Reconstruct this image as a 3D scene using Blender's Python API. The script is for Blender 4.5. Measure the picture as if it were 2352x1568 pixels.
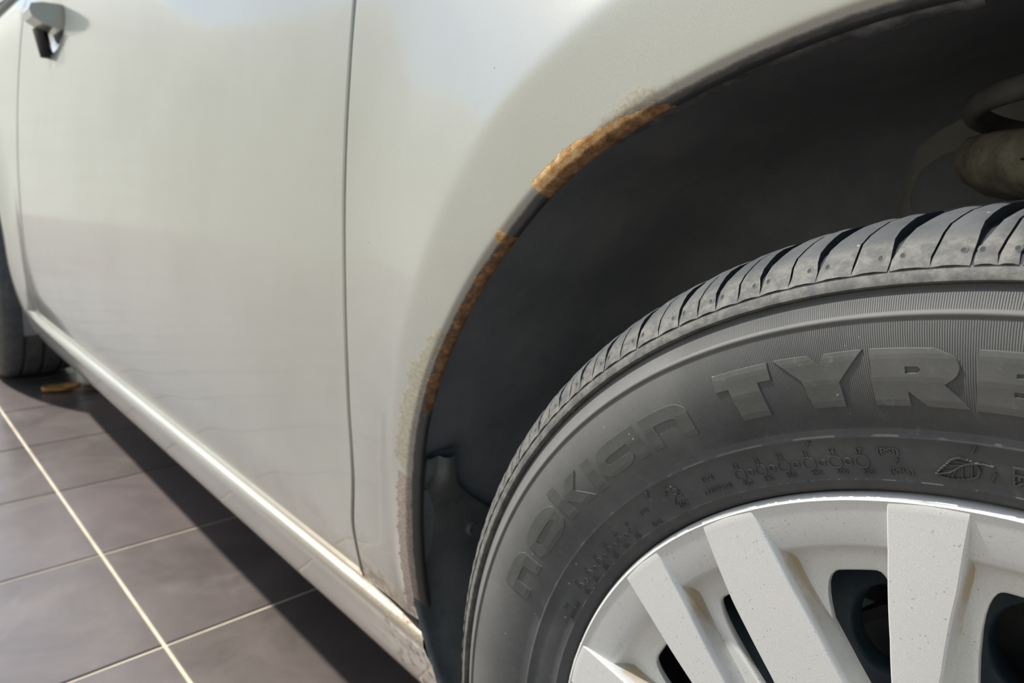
import bpy, bmesh, math, random
import numpy as np
from mathutils import Matrix, Vector
from mathutils.geometry import delaunay_2d_cdt

random.seed(7)
rng = np.random.default_rng(7)
for o in list(bpy.data.objects):
    bpy.data.objects.remove(o)
scene = bpy.context.scene
COL = scene.collection

# ------------------------------------------------------------------ camera
# world: x towards the front of the car, +y into the car, z up; origin = front wheel hub
FOCAL_PX, IMG_W = 1650.0, 2352.0
RIGHT = Vector((0.66832715, 0.74307466, 0.03433466))
DOWN = Vector((0.17878106, -0.11565046, -0.97706822))
FWD = Vector((-0.72206382, 0.65913960, -0.21014002))
CAM = Vector((0.03002907, -0.27044874, 0.31087540))
cam_data = bpy.data.cameras.new('camera')
cam_data.sensor_width = 36.0
cam_data.lens = FOCAL_PX / IMG_W * 36.0
cam_data.clip_start = 0.01
cam_data.dof.use_dof = True
cam_data.dof.focus_distance = 0.29
cam_data.dof.aperture_fstop = 16.0
cam = bpy.data.objects.new('camera', cam_data)
M = Matrix.Identity(4)
for i in range(3):
    M[i][0] = RIGHT[i]; M[i][1] = -DOWN[i]; M[i][2] = -FWD[i]; M[i][3] = CAM[i]
cam.matrix_world = M
COL.objects.link(cam)
scene.camera = cam

# ------------------------------------------------------------------ light
SUN_DIR = Vector((-0.56, -0.29, 0.77)).normalized()      # towards the sun
world = bpy.data.worlds.new('sky'); scene.world = world
world.use_nodes = True
wn = world.node_tree.nodes; wl = world.node_tree.links
bg = wn['Background']
sky = wn.new('ShaderNodeTexSky'); sky.sky_type = 'NISHITA'
sky.sun_disc = False
sky.sun_elevation = math.asin(SUN_DIR.z)
sky.sun_rotation = math.atan2(SUN_DIR.x, SUN_DIR.y)
sky.air_density = 1.3; sky.dust_density = 1.2
wl.new(sky.outputs['Color'], bg.inputs['Color'])
bg.inputs['Strength'].default_value = 0.135
sun_data = bpy.data.lights.new('sun', 'SUN')
sun_data.energy = 5.0; sun_data.angle = math.radians(2.0); sun_data.color = (1.0, 0.97, 0.91)
sun = bpy.data.objects.new('sun', sun_data)
sun.rotation_euler = SUN_DIR.to_track_quat('Z', 'Y').to_euler()
sun.location = (-4, -3, 6)
COL.objects.link(sun)
vs = scene.view_settings
vs.view_transform = 'Standard'; vs.look = 'None'; vs.gamma = 1.0; vs.exposure = 0.22
vs.use_curve_mapping = False

FLOOR_Z = -0.307
R2 = math.radians

# ------------------------------------------------------------------ materials
MATS = {}
def new_mat(name, color=(0.5, 0.5, 0.5), rough=0.5, metal=0.0, coat=0.0, coat_rough=0.03, spec=0.5):
    m = bpy.data.materials.new(name); m.use_nodes = True
    b = m.node_tree.nodes['Principled BSDF']
    b.inputs['Base Color'].default_value = (*color, 1)
    b.inputs['Roughness'].default_value = rough
    b.inputs['Metallic'].default_value = metal
    b.inputs['Coat Weight'].default_value = coat
    b.inputs['Coat Roughness'].default_value = coat_rough
    b.inputs['Specular IOR Level'].default_value = spec
    MATS[name] = m
    return m, m.node_tree.nodes, m.node_tree.links, b

def N(ns, typ, **kw):
    n = ns.new(typ)
    for k, v in kw.items():
        setattr(n, k, v)
    return n
def math_node(ns, ls, op, a, b=None, c=None, clamp=False):
    n = ns.new('ShaderNodeMath'); n.operation = op; n.use_clamp = clamp
    for i, v in enumerate((a, b, c)):
        if v is None: continue
        if isinstance(v, (int, float)): n.inputs[i].default_value = v
        else: ls.new(v, n.inputs[i])
    return n.outputs[0]
def noise(ns, ls, vec, scale, detail=4.0, rough=0.6, dist=0.0):
    n = ns.new('ShaderNodeTexNoise')
    n.inputs['Scale'].default_value = scale; n.inputs['Detail'].default_value = detail
    n.inputs['Roughness'].default_value = rough; n.inputs['Distortion'].default_value = dist
    ls.new(vec, n.inputs['Vector'])
    return n.outputs['Fac']
def ramp(ns, ls, fac, stops):
    n = ns.new('ShaderNodeValToRGB')
    e = n.color_ramp.elements
    while len(e) < len(stops): e.new(0.5)
    for el, (p, c) in zip(e, stops):
        el.position = p; el.color = (*c, 1) if len(c) == 3 else c
    ls.new(fac, n.inputs['Fac'])
    return n.outputs['Color']
def mix(ns, ls, fac, a, b, blend='MIX'):
    n = ns.new('ShaderNodeMix'); n.data_type = 'RGBA'; n.blend_type = blend
    if isinstance(fac, (int, float)): n.inputs[0].default_value = fac
    else: ls.new(fac, n.inputs[0])
    for i, v in ((6, a), (7, b)):
        if isinstance(v, tuple): n.inputs[i].default_value = (*v, 1)
        else: ls.new(v, n.inputs[i])
    return n.outputs[2]
def smooth(ns, ls, val, lo, hi):
    n = ns.new('ShaderNodeMapRange'); n.interpolation_type = 'SMOOTHSTEP'
    n.inputs[1].default_value = lo; n.inputs[2].default_value = hi
    ls.new(val, n.inputs[0])
    return n.outputs[0]
def bump(ns, ls, height, strength, dist, b, prev=None):
    n = ns.new('ShaderNodeBump'); n.inputs['Strength'].default_value = strength
    n.inputs['Distance'].default_value = dist
    ls.new(height, n.inputs['Height'])
    if prev is not None: ls.new(prev, n.inputs['Normal'])
    if b is not None: ls.new(n.outputs[0], b.inputs['Normal'])
    return n.outputs[0]

PAINT_COL = (0.418, 0.415, 0.366)
def paint_material(name, worn):
    m, ns, ls, b = new_mat(name, PAINT_COL, 0.36, 0.55, 1.0, 0.07)
    pos = ns.new('ShaderNodeNewGeometry').outputs['Position']
    fine = noise(ns, ls, pos, 1400, 2)
    big = noise(ns, ls, pos, 6, 4)
    col = mix(ns, ls, smooth(ns, ls, fine, 0.3, 0.75), tuple(c * 0.93 for c in PAINT_COL), tuple(c * 1.06 for c in PAINT_COL))
    col = mix(ns, ls, smooth(ns, ls, big, 0.35, 0.75), col, tuple(c * 0.95 for c in (0.400, 0.394, 0.342)))
    # road grime: thin near the bottom edges, with its own blotchy outline
    sep = ns.new('ShaderNodeSeparateXYZ'); ls.new(pos, sep.inputs[0])
    blot = noise(ns, ls, pos, 22, 6, 0.7)
    low = math_node(ns, ls, 'SUBTRACT', math_node(ns, ls, 'MULTIPLY', blot, 0.16), math_node(ns, ls, 'ADD', sep.outputs[2], 0.06))
    low = smooth(ns, ls, low, 0.0, 0.08)
    near = smooth(ns, ls, sep.outputs[0], -0.95, -0.45)
    low = math_node(ns, ls, 'MULTIPLY', low, near)
    col = mix(ns, ls, math_node(ns, ls, 'MULTIPLY', low, 0.65), col, (0.23, 0.17, 0.12))
    # dust specks and small stone chips
    v = ns.new('ShaderNodeTexVoronoi'); v.inputs['Scale'].default_value = 55; ls.new(pos, v.inputs['Vector'])
    chip = math_node(ns, ls, 'LESS_THAN', v.outputs['Distance'], 0.045)
    sel = math_node(ns, ls, 'GREATER_THAN', noise(ns, ls, pos, 30, 1), 0.6)
    chip = math_node(ns, ls, 'MULTIPLY', chip, sel)
    chip = math_node(ns, ls, 'MULTIPLY', chip, smooth(ns, ls, sep.outputs[0], -0.75, -0.35))
    col = mix(ns, ls, math_node(ns, ls, 'MULTIPLY', chip, 0.8), col, (0.10, 0.09, 0.08))
    rough = None
    if worn:
        at = ns.new('ShaderNodeAttribute'); at.attribute_name = 'wear'
        sp = ns.new('ShaderNodeSeparateXYZ'); ls.new(at.outputs['Vector'], sp.inputs[0])
        n1 = noise(ns, ls, pos, 130, 8, 0.72)
        n2 = noise(ns, ls, pos, 420, 5, 0.7)
        # yellow-green stain under lifting paint
        st = math_node(ns, ls, 'ADD', sp.outputs[1], math_node(ns, ls, 'MULTIPLY', math_node(ns, ls, 'SUBTRACT', n1, 0.5), 1.6))
        st = smooth(ns, ls, st, 0.25, 0.8)
        col = mix(ns, ls, math_node(ns, ls, 'MULTIPLY', st, 0.55), col, mix(ns, ls, smooth(ns, ls, n2, 0.38, 0.62), (0.17, 0.12, 0.05), (0.33, 0.29, 0.17)))
        # pink-brown primer
        pr = math_node(ns, ls, 'ADD', sp.outputs[2], math_node(ns, ls, 'MULTIPLY', math_node(ns, ls, 'SUBTRACT', n1, 0.5), 0.9))
        pr = smooth(ns, ls, pr, 0.35, 0.6)
        col = mix(ns, ls, math_node(ns, ls, 'MULTIPLY', pr, 0.8), col, mix(ns, ls, smooth(ns, ls, n2, 0.4, 0.62), (0.22, 0.15, 0.12), (0.36, 0.27, 0.225)))
        # rust
        ru = math_node(ns, ls, 'ADD', sp.outputs[0], math_node(ns, ls, 'MULTIPLY', math_node(ns, ls, 'SUBTRACT', n1, 0.5), 0.7))
        ru = smooth(ns, ls, ru, 0.46, 0.56)
        rn = noise(ns, ls, pos, 170, 8, 0.7)
        rc = ramp(ns, ls, rn, [(0.25, (0.22, 0.09, 0.03)), (0.42, (0.52, 0.27, 0.09)), (0.55, (0.72, 0.47, 0.21)), (0.72, (0.80, 0.66, 0.45))])
        rd = ramp(ns, ls, rn, [(0.28, (0.05, 0.022, 0.010)), (0.48, (0.17, 0.085, 0.035)), (0.68, (0.36, 0.20, 0.09))])
        fl = ns.new('ShaderNodeAttribute'); fl.attribute_name = 'flange'
        fm = smooth(ns, ls, math_node(ns, ls, 'ADD', fl.outputs['Fac'], math_node(ns, ls, 'MULTIPLY', math_node(ns, ls, 'SUBTRACT', n1, 0.5), 0.6)), 0.3, 0.8)
        col = mix(ns, ls, math_node(ns, ls, 'MULTIPLY', fm, 0.9), col, (0.05, 0.052, 0.055))
        rc = mix(ns, ls, fm, rc, rd)
        col = mix(ns, ls, ru, col, rc)
        both = math_node(ns, ls, 'MAXIMUM', ru, math_node(ns, ls, 'MAXIMUM', math_node(ns, ls, 'MULTIPLY', pr, 0.8), math_node(ns, ls, 'MULTIPLY', st, 0.4)))
        ls.new(math_node(ns, ls, 'MULTIPLY', math_node(ns, ls, 'SUBTRACT', 1.0, both), 0.55), b.inputs['Metallic'])
        ls.new(math_node(ns, ls, 'SUBTRACT', 1.0, both), b.inputs['Coat Weight'])
        ls.new(math_node(ns, ls, 'ADD', 0.36, math_node(ns, ls, 'MULTIPLY', both, 0.5)), b.inputs['Roughness'])
        h = math_node(ns, ls, 'ADD', math_node(ns, ls, 'MULTIPLY', ru, math_node(ns, ls, 'ADD', -0.6, math_node(ns, ls, 'MULTIPLY', n2, 0.9))), math_node(ns, ls, 'MULTIPLY', st, 0.08))
        p1 = bump(ns, ls, fine, 0.03, 0.0004, None)
        bump(ns, ls, h, 0.7, 0.0012, b, p1)
    else:
        bump(ns, ls, fine, 0.03, 0.0004, b)
    ls.new(col, b.inputs['Base Color'])
    return m
paint = paint_material('silver_beige_paint', False)
worn_paint = paint_material('worn_silver_beige_paint', True)

def grime_material(name, c1, c2, rough, scale=30, bump_s=0.2, bump_scale=200, metal=0.0):
    m, ns, ls, b = new_mat(name, c1, rough, metal)
    pos = ns.new('ShaderNodeNewGeometry').outputs['Position']
    f = noise(ns, ls, pos, scale, 7, 0.68)
    ls.new(mix(ns, ls, smooth(ns, ls, f, 0.35, 0.7), c1, c2), b.inputs['Base Color'])
    bump(ns, ls, noise(ns, ls, pos, bump_scale, 5), bump_s, 0.001, b)
    return m
liner_mat = grime_material('black_liner_plastic', (0.20, 0.215, 0.23), (0.27, 0.275, 0.28), 0.75, 18, 0.3)
guard_mat = grime_material('dusty_black_plastic', (0.085, 0.095, 0.10), (0.15, 0.155, 0.15), 0.5, 26, 0.25)
dark_mat = grime_material('dark_underbody', (0.02, 0.02, 0.02), (0.035, 0.035, 0.033), 0.8)
tower_mat = grime_material('grey_inner_wing', (0.30, 0.30, 0.27), (0.38, 0.37, 0.32), 0.7, 14)
spring_mat = grime_material('dirty_spring_steel', (0.12, 0.12, 0.12), (0.19, 0.18, 0.16), 0.55, 40)
seat_mat = grime_material('mud_coated_steel', (0.13, 0.12, 0.09), (0.27, 0.25, 0.18), 0.85, 60, 0.5, 120)
steel_mat = grime_material('blue_black_steel_wheel', (0.028, 0.045, 0.060), (0.055, 0.080, 0.100), 0.40, 40, 0.1)
blackgap_mat = grime_material('black_rubber_gap', (0.008, 0.008, 0.009), (0.014, 0.014, 0.014), 0.7)
trim_mat = grime_material('black_trim', (0.012, 0.012, 0.013), (0.02, 0.02, 0.02), 0.4)

def rubber_material(name, c_lo, c_hi, serr):
    m, ns, ls, b = new_mat(name, c_lo, 0.72, 0.0, spec=0.4)
    pos = ns.new('ShaderNodeTexCoord').outputs['Object']
    f = noise(ns, ls, pos, 24, 8, 0.7)
    g = noise(ns, ls, pos, 160, 6, 0.75)
    col = mix(ns, ls, smooth(ns, ls, f, 0.3, 0.75), c_lo, c_hi)
    col = mix(ns, ls, math_node(ns, ls, 'MULTIPLY', smooth(ns, ls, g, 0.56, 0.78), 0.45), col, tuple(min(1, c * 1.9) for c in c_hi))
    # pale dust specks
    v = ns.new('ShaderNodeTexVoronoi'); v.inputs['Scale'].default_value = 190; ls.new(pos, v.inputs['Vector'])
    sp = math_node(ns, ls, 'MULTIPLY', math_node(ns, ls, 'LESS_THAN', v.outputs['Distance'], 0.10), math_node(ns, ls, 'GREATER_THAN', noise(ns, ls, pos, 90, 2), 0.58))
    col = mix(ns, ls, math_node(ns, ls, 'MULTIPLY', sp, 0.6), col, (0.42, 0.41, 0.38))
    sep = ns.new('ShaderNodeSeparateXYZ'); ls.new(pos, sep.inputs[0])
    rad = math_node(ns, ls, 'SQRT', math_node(ns, ls, 'ADD', math_node(ns, ls, 'POWER', sep.outputs[0], 2.0), math_node(ns, ls, 'POWER', sep.outputs[2], 2.0)))
    # bead area is cleaner and darker rubber than the dusty outer sidewall
    if name == 'tread_rubber':
        dust = math_node(ns, ls, 'SUBTRACT', 1.0, smooth(ns, ls, math_node(ns, ls, 'ADD', rad, math_node(ns, ls, 'MULTIPLY', math_node(ns, ls, 'SUBTRACT', g, 0.5), 0.016)), 0.3035, 0.3065))
        col = mix(ns, ls, math_node(ns, ls, 'MULTIPLY', dust, 0.7), col, mix(ns, ls, smooth(ns, ls, g, 0.38, 0.66), (0.085, 0.084, 0.078), (0.205, 0.195, 0.165)))
    if serr:
        col = mix(ns, ls, math_node(ns, ls, 'MULTIPLY', smooth(ns, ls, rad, 0.232, 0.285), 0.75), col, mix(ns, ls, f, tuple(c * 1.25 for c in c_hi), (0.205, 0.200, 0.184)))
    ls.new(col, b.inputs['Base Color'])
    grain = bump(ns, ls, g, 0.25, 0.0006, None if serr else b)
    if serr:
        ang = math_node(ns, ls, 'ARCTAN2', sep.outputs[2], sep.outputs[0])
        s = math_node(ns, ls, 'SINE', math_node(ns, ls, 'MULTIPLY', ang, 2300.0))
        band = math_node(ns, ls, 'MULTIPLY', smooth(ns, ls, rad, 0.2392, 0.2400), math_node(ns, ls, 'SUBTRACT', 1.0, smooth(ns, ls, rad, 0.2878, 0.2884)))
        gap = math_node(ns, ls, 'SUBTRACT', 1.0, math_node(ns, ls, 'MULTIPLY', smooth(ns, ls, rad, 0.2780, 0.2786), math_node(ns, ls, 'SUBTRACT', 1.0, smooth(ns, ls, rad, 0.2806, 0.2812))))
        # serrated field: from beside the small-letter word to the far end of the capitals
        lim = math_node(ns, ls, 'MULTIPLY', smooth(ns, ls, ang, R2(60), R2(62)), math_node(ns, ls, 'SUBTRACT', 1.0, smooth(ns, ls, ang, R2(117), R2(127))))
        h = math_node(ns, ls, 'MULTIPLY', math_node(ns, ls, 'MULTIPLY', band, gap), math_node(ns, ls, 'MULTIPLY', lim, s))
        bump(ns, ls, h, 1.0, 0.00020, b, grain)
    return m
sidewall_mat = rubber_material('sidewall_rubber', (0.058, 0.059, 0.060), (0.092, 0.093, 0.091), True)
tread_mat = rubber_material('tread_rubber', (0.052, 0.056, 0.060), (0.105, 0.108, 0.110), False)
letter_mat = rubber_material('raised_letter_rubber', (0.074, 0.075, 0.070), (0.108, 0.107, 0.099), False)
smalltext_mat = rubber_material('small_text_rubber', (0.060, 0.060, 0.060), (0.085, 0.085, 0.083), False)
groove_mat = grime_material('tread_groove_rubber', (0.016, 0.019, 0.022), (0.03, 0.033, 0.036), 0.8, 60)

def cover_material():
    m, ns, ls, b = new_mat('silver_wheel_cover', (0.55, 0.54, 0.50), 0.46, 0.25, 0.0, 0.2)
    pos = ns.new('ShaderNodeTexCoord').outputs['Object']
    fine = noise(ns, ls, pos, 3200, 2)
    col = mix(ns, ls, smooth(ns, ls, fine, 0.3, 0.75), (0.57, 0.57, 0.545), (0.72, 0.72, 0.69))
    v = ns.new('ShaderNodeTexVoronoi'); v.inputs['Scale'].default_value = 620; ls.new(pos, v.inputs['Vector'])
    sp = math_node(ns, ls, 'MULTIPLY', math_node(ns, ls, 'LESS_THAN', v.outputs['Distance'], 0.20), math_node(ns, ls, 'GREATER_THAN', noise(ns, ls, pos, 150, 4), 0.585))
    col = mix(ns, ls, math_node(ns, ls, 'MULTIPLY', sp, 0.6), col, (0.20, 0.19, 0.18))
    at = ns.new('ShaderNodeAttribute'); at.attribute_name = 'stain'
    st = math_node(ns, ls, 'ADD', at.outputs['Fac'], math_node(ns, ls, 'MULTIPLY', math_node(ns, ls, 'SUBTRACT', noise(ns, ls, pos, 90, 6, 0.7), 0.5), 0.9))
    st = smooth(ns, ls, st, 0.25, 0.95)
    st = math_node(ns, ls, 'MULTIPLY', st, smooth(ns, ls, at.outputs['Fac'], 0.0, 0.1))
    col = mix(ns, ls, math_node(ns, ls, 'MULTIPLY', st, 0.85), col, (0.40, 0.29, 0.15))
    ls.new(col, b.inputs['Base Color'])
    bump(ns, ls, fine, 0.05, 0.0004, b)
    return m
cover_mat = cover_material()

def tile_material():
    m, ns, ls, b = new_mat('brown_glazed_tile', (0.15, 0.12, 0.105), 0.38, 0.0, spec=0.5)
    pos = ns.new('ShaderNodeNewGeometry').outputs['Position']
    oi = ns.new('ShaderNodeObjectInfo')
    f = noise(ns, ls, pos, 7, 7, 0.65, 0.6)
    g = noise(ns, ls, pos, 2.2, 5, 0.6, 1.5)
    col = mix(ns, ls, smooth(ns, ls, f, 0.3, 0.75), (0.080, 0.064, 0.055), (0.134, 0.110, 0.096))
    col = mix(ns, ls, math_node(ns, ls, 'MULTIPLY', oi.outputs['Random'], 0.35), col, (0.165, 0.125, 0.130))
    # pale dried-water smears
    col = mix(ns, ls, math_node(ns, ls, 'MULTIPLY', smooth(ns, ls, g, 0.60, 0.80), 0.35), col, (0.42, 0.37, 0.33))
    ls.new(col, b.inputs['Base Color'])
    ls.new(math_node(ns, ls, 'ADD', 0.34, math_node(ns, ls, 'MULTIPLY', f, 0.20)), b.inputs['Roughness'])
    b.inputs['Coat Weight'].default_value = 0.8; b.inputs['Coat Roughness'].default_value = 0.24; b.inputs['Coat IOR'].default_value = 1.5
    bump(ns, ls, noise(ns, ls, pos, 45, 5), 0.12, 0.0015, b)
    return m
tile_mat = tile_material()
TILE, TILE_ROT = 0.3154, 0.0137
TU0, TV0 = -0.9072, -0.0153
PATCH = (-4.7, 1.6, -1.9, 2.2)       # u0,u1,v0,v1 of the laid tiles
def ground_material():
    m, ns, ls, b = new_mat('cream_grout', (0.60, 0.52, 0.38), 0.8)
    pos = ns.new('ShaderNodeTexCoord').outputs['Object']
    f = noise(ns, ls, pos, 14, 6)
    col = mix(ns, ls, smooth(ns, ls, f, 0.3, 0.75), (0.52, 0.45, 0.33), (0.78, 0.69, 0.51))
    br = ns.new('ShaderNodeTexBrick')
    br.offset = 0.0; br.inputs['Scale'].default_value = 1.0
    br.inputs['Brick Width'].default_value = TILE; br.inputs['Row Height'].default_value = TILE
    br.inputs['Mortar Size'].default_value = 0.003
    br.inputs['Color1'].default_value = (0.15, 0.12, 0.105, 1); br.inputs['Color2'].default_value = (0.19, 0.155, 0.14, 1)
    br.inputs['Mortar'].default_value = (0.5, 0.43, 0.32, 1)
    ls.new(pos, br.inputs['Vector'])
    sep = ns.new('ShaderNodeSeparateXYZ'); ls.new(pos, sep.inputs[0])
    inx = math_node(ns, ls, 'MULTIPLY', math_node(ns, ls, 'GREATER_THAN', sep.outputs[0], -12 * TILE - 0.004), math_node(ns, ls, 'LESS_THAN', sep.outputs[0], 6 * TILE + 0.004))
    iny = math_node(ns, ls, 'MULTIPLY', math_node(ns, ls, 'GREATER_THAN', sep.outputs[1], -5 * TILE - 0.004), math_node(ns, ls, 'LESS_THAN', sep.outputs[1], 7 * TILE + 0.004))
    inside = math_node(ns, ls, 'MULTIPLY', inx, iny)
    ls.new(mix(ns, ls, inside, br.outputs['Color'], col), b.inputs['Base Color'])
    ls.new(math_node(ns, ls, 'ADD', 0.42, math_node(ns, ls, 'MULTIPLY', inside, 0.4)), b.inputs['Roughness'])
    return m
ground_mat = ground_material()
reflection_bank_mat = grime_material('reflection_bank_sand', (0.66, 0.625, 0.50), (0.74, 0.705, 0.58), 0.9, 1.5, 0.1)  # for the bank added to be mirrored in the paint
leaf_mat = grime_material('orange_dry_leaf', (0.42, 0.20, 0.05), (0.55, 0.30, 0.09), 0.7, 40)
leaf2_mat = grime_material('brown_dry_leaf', (0.17, 0.085, 0.05), (0.25, 0.14, 0.08), 0.7, 40)
stone_mat = grime_material('pale_stone', (0.55, 0.53, 0.47), (0.68, 0.66, 0.60), 0.8, 30)
glass_m, gns, gls, gb = new_mat('tinted_window_glass', (0.03, 0.04, 0.045), 0.04, 0.0, spec=0.6)

# ------------------------------------------------------------------ object helpers
WORLD = {}
def link(o, parent=None, basis=None):
    COL.objects.link(o)
    if basis is not None: o.matrix_basis = basis
    if parent is not None:
        o.parent = parent
        o.matrix_parent_inverse = WORLD[parent.name].inverted()
    WORLD[o.name] = (basis if basis is not None else Matrix.Identity(4)).copy()
    return o
def mesh_from(name, verts, faces, mat, smooth_shade=True, angle=None):
    me = bpy.data.meshes.new(name)
    me.from_pydata([tuple(map(float, v)) for v in verts], [], [tuple(map(int, f)) for f in faces])
    if isinstance(mat, (list, tuple)):
        for m in mat: me.materials.append(m)
    else: me.materials.append(mat)
    if smooth_shade:
        me.polygons.foreach_set('use_smooth', [True] * len(me.polygons))
        if angle is not None: me.set_sharp_from_angle(angle=R2(angle))
    me.update()
    return me
def obj(name, me, parent=None, basis=None):
    return link(bpy.data.objects.new(name, me), parent, basis)
def fix_normals(me):
    bm = bmesh.new(); bm.from_mesh(me)
    bmesh.ops.recalc_face_normals(bm, faces=bm.faces)
    bm.to_mesh(me); bm.free(); me.update()
def tag(o, label, cat, group=None, kind=None):
    if label: o['label'] = label
    if cat: o['category'] = cat
    if group: o['group'] = group
    if kind: o['kind'] = kind
    return o
def grid_faces(nu, nv, close_u=False):
    f = []
    for i in range(nu if close_u else nu - 1):
        for j in range(nv - 1):
            a = i * nv + j; b_ = ((i + 1) % nu) * nv + j
            f.append((a, b_, b_ + 1, a + 1))
    return f
def lathe(profile, n=180, a0=0.0, a1=360.0):
    full = abs(a1 - a0) >= 359.99
    m = n if full else n + 1
    vs_ = []
    for i in range(m):
        t = R2(a0 + (a1 - a0) * i / n)
        c, s = math.cos(t), math.sin(t)
        for r, y in profile: vs_.append((r * c, y, r * s))
    return vs_, grid_faces(m, len(profile), full)
def box_mesh(name, mn, mx, mat, bev=0.0, seg=2):
    bm = bmesh.new(); bmesh.ops.create_cube(bm, size=1)
    for v in bm.verts:
        for k in range(3): v.co[k] = mn[k] + (v.co[k] + 0.5) * (mx[k] - mn[k])
    if bev: bmesh.ops.bevel(bm, geom=bm.edges[:], offset=bev, segments=seg, affect='EDGES', profile=0.6)
    me = bpy.data.meshes.new(name); bm.to_mesh(me); bm.free(); me.materials.append(mat)
    me.polygons.foreach_set('use_smooth', [True] * len(me.polygons)); me.set_sharp_from_angle(angle=R2(35))
    return me
def tube_mesh(name, pts, rad, mat, n=10, closed=False):
    pts = [Vector(p) for p in pts]; vs_ = []; up = Vector((0.13, 0.21, 0.97))
    L = len(pts)
    for i, p in enumerate(pts):
        d = (pts[(i + 1) % L] - pts[i - 1]) if closed else (pts[min(i + 1, L - 1)] - pts[max(i - 1, 0)])
        d.normalize(); a = d.cross(up).normalized(); b_ = d.cross(a)
        r = rad[i] if isinstance(rad, (list, tuple)) else rad
        for k in range(n):
            t = 2 * math.pi * k / n
            vs_.append(p + a * (r * math.cos(t)) + b_ * (r * math.sin(t)))
    fs = []
    for i in range(L if closed else L - 1):
        for k in range(n):
            j = (i + 1) % L
            fs.append((i * n + k, i * n + (k + 1) % n, j * n + (k + 1) % n, j * n + k))
    if not closed:
        fs.append(tuple(range(n))[::-1]); fs.append(tuple((L - 1) * n + k for k in range(n)))
    me = mesh_from(name, vs_, fs, mat, True, 50); fix_normals(me)
    return me

def smooth_interp(x, xp, fp):
    # Catmull-Rom through the table
    x = np.clip(np.asarray(x, float), xp[0], xp[-1])
    m = np.gradient(fp, xp)
    i = np.clip(np.searchsorted(xp, x) - 1, 0, len(xp) - 2)
    h = xp[i + 1] - xp[i]; t = (x - xp[i]) / h
    return (2*t**3-3*t**2+1)*fp[i]+(t**3-2*t**2+t)*h*m[i]+(-2*t**3+3*t**2)*fp[i+1]+(t**3-t**2)*h*m[i+1]

# ------------------------------------------------------------------ floor and surroundings
rotz = Matrix.Rotation(TILE_ROT, 4, 'Z')
org = Vector((TU0 * math.cos(TILE_ROT) - TV0 * math.sin(TILE_ROT), TU0 * math.sin(TILE_ROT) + TV0 * math.cos(TILE_ROT), 0))
floor_basis = Matrix.Translation((org.x, org.y, FLOOR_Z)) @ rotz
gm = box_mesh('floor', (-22, -16, -0.06), (22, 22, -0.0022), ground_mat)
floor = obj('floor', gm, None, floor_basis); tag(floor, 'brown tiled floor with cream grout lines', None, kind='structure')
# thin bevelled tile shared by all copies
h_ = TILE / 2 - 0.0024
bm = bmesh.new(); bmesh.ops.create_cube(bm, size=1)
for v in bm.verts: v.co = Vector((v.co.x * 2 * h_, v.co.y * 2 * h_, (v.co.z - 0.5) * 0.008))
top_e = [e for e in bm.edges if all(abs(v.co.z) < 1e-6 for v in e.verts)]
bmesh.ops.bevel(bm, geom=top_e, offset=0.0015, segments=1, affect='EDGES')
tile_me = bpy.data.meshes.new('floor_tile'); bm.to_mesh(tile_me); bm.free(); tile_me.materials.append(tile_mat)
for iu in range(-12, 6):
    for iv in range(-5, 7):
        tb = floor_basis @ Matrix.Translation(((iu + 0.5) * TILE, (iv + 0.5) * TILE, random.uniform(-0.0003, 0.0003)))
        obj('tile', tile_me, floor, tb)
# unseen pale bank, added and shaped for its reflection in the car's paint
V = []
HAZ = np.array([-205, -190, -176, -168, -163, -158, -153, -140, -120, -90, -60, -30])
HEL = np.array([12.0, 12.5, 14.0, 15.8, 14.6, 16.4, 18.6, 21.0, 23.0, 24.0, 22.0, 16.0])       # skyline, degrees
HFT = np.array([15.0, 15.0, 15.0, 13.0, 12.0, 11.0, 10.0, 8.0, 6.5, 5.5, 5.5, 6.0])
haz = np.linspace(-205, -30, 190); hq = np.concatenate([np.linspace(0, 1, 22), np.linspace(1.15, 2.6, 5)])
for a in haz:
    ft = float(np.interp(a, HAZ, HFT))
    tE = math.tan(R2(float(smooth_interp(a, HAZ, HEL)))); tS = float(np.interp(a, [-205, -176, -163, -153, -140, -90, -30], [0.38, 0.40, 0.42, 0.50, 0.56, 0.64, 0.64]))
    Lh = ft * tE / (tS - tE)
    top = (ft + Lh) * tE + 0.62 + 0.08 * math.sin(a * 0.9) + 0.05 * math.sin(a * 2.3)
    for k, q in enumerate(hq):
        r = ft + Lh * q; u = min(1.0, q); u = 0.85 * u + 0.15 * u * u * (3 - 2 * u)
        n_ = 0.05 * math.sin(a * 0.5 + r * 1.3) * math.sin(r * 2.1) if q < 0.95 else 0.0
        V.append((-0.6 + r * math.cos(R2(a)), r * math.sin(R2(a)), FLOOR_Z - 0.01 + u * (top + n_)))
me = mesh_from('reflection_bank', V, grid_faces(len(haz), len(hq)), reflection_bank_mat, True); fix_normals(me)
bank = obj('reflection_bank', me); tag(bank, 'unseen pale bank added for the cream reflection in the car paint', None, kind='structure')

# ------------------------------------------------------------------ the car
CAR_BASE = Matrix.Translation((-1.25, 0.86, FLOOR_Z))
car = bpy.data.objects.new('car', None); link(car, None, CAR_BASE)
tag(car, 'silver-beige hatchback car with a rusty front wheel arch, standing on brown tiles', 'car')

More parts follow.
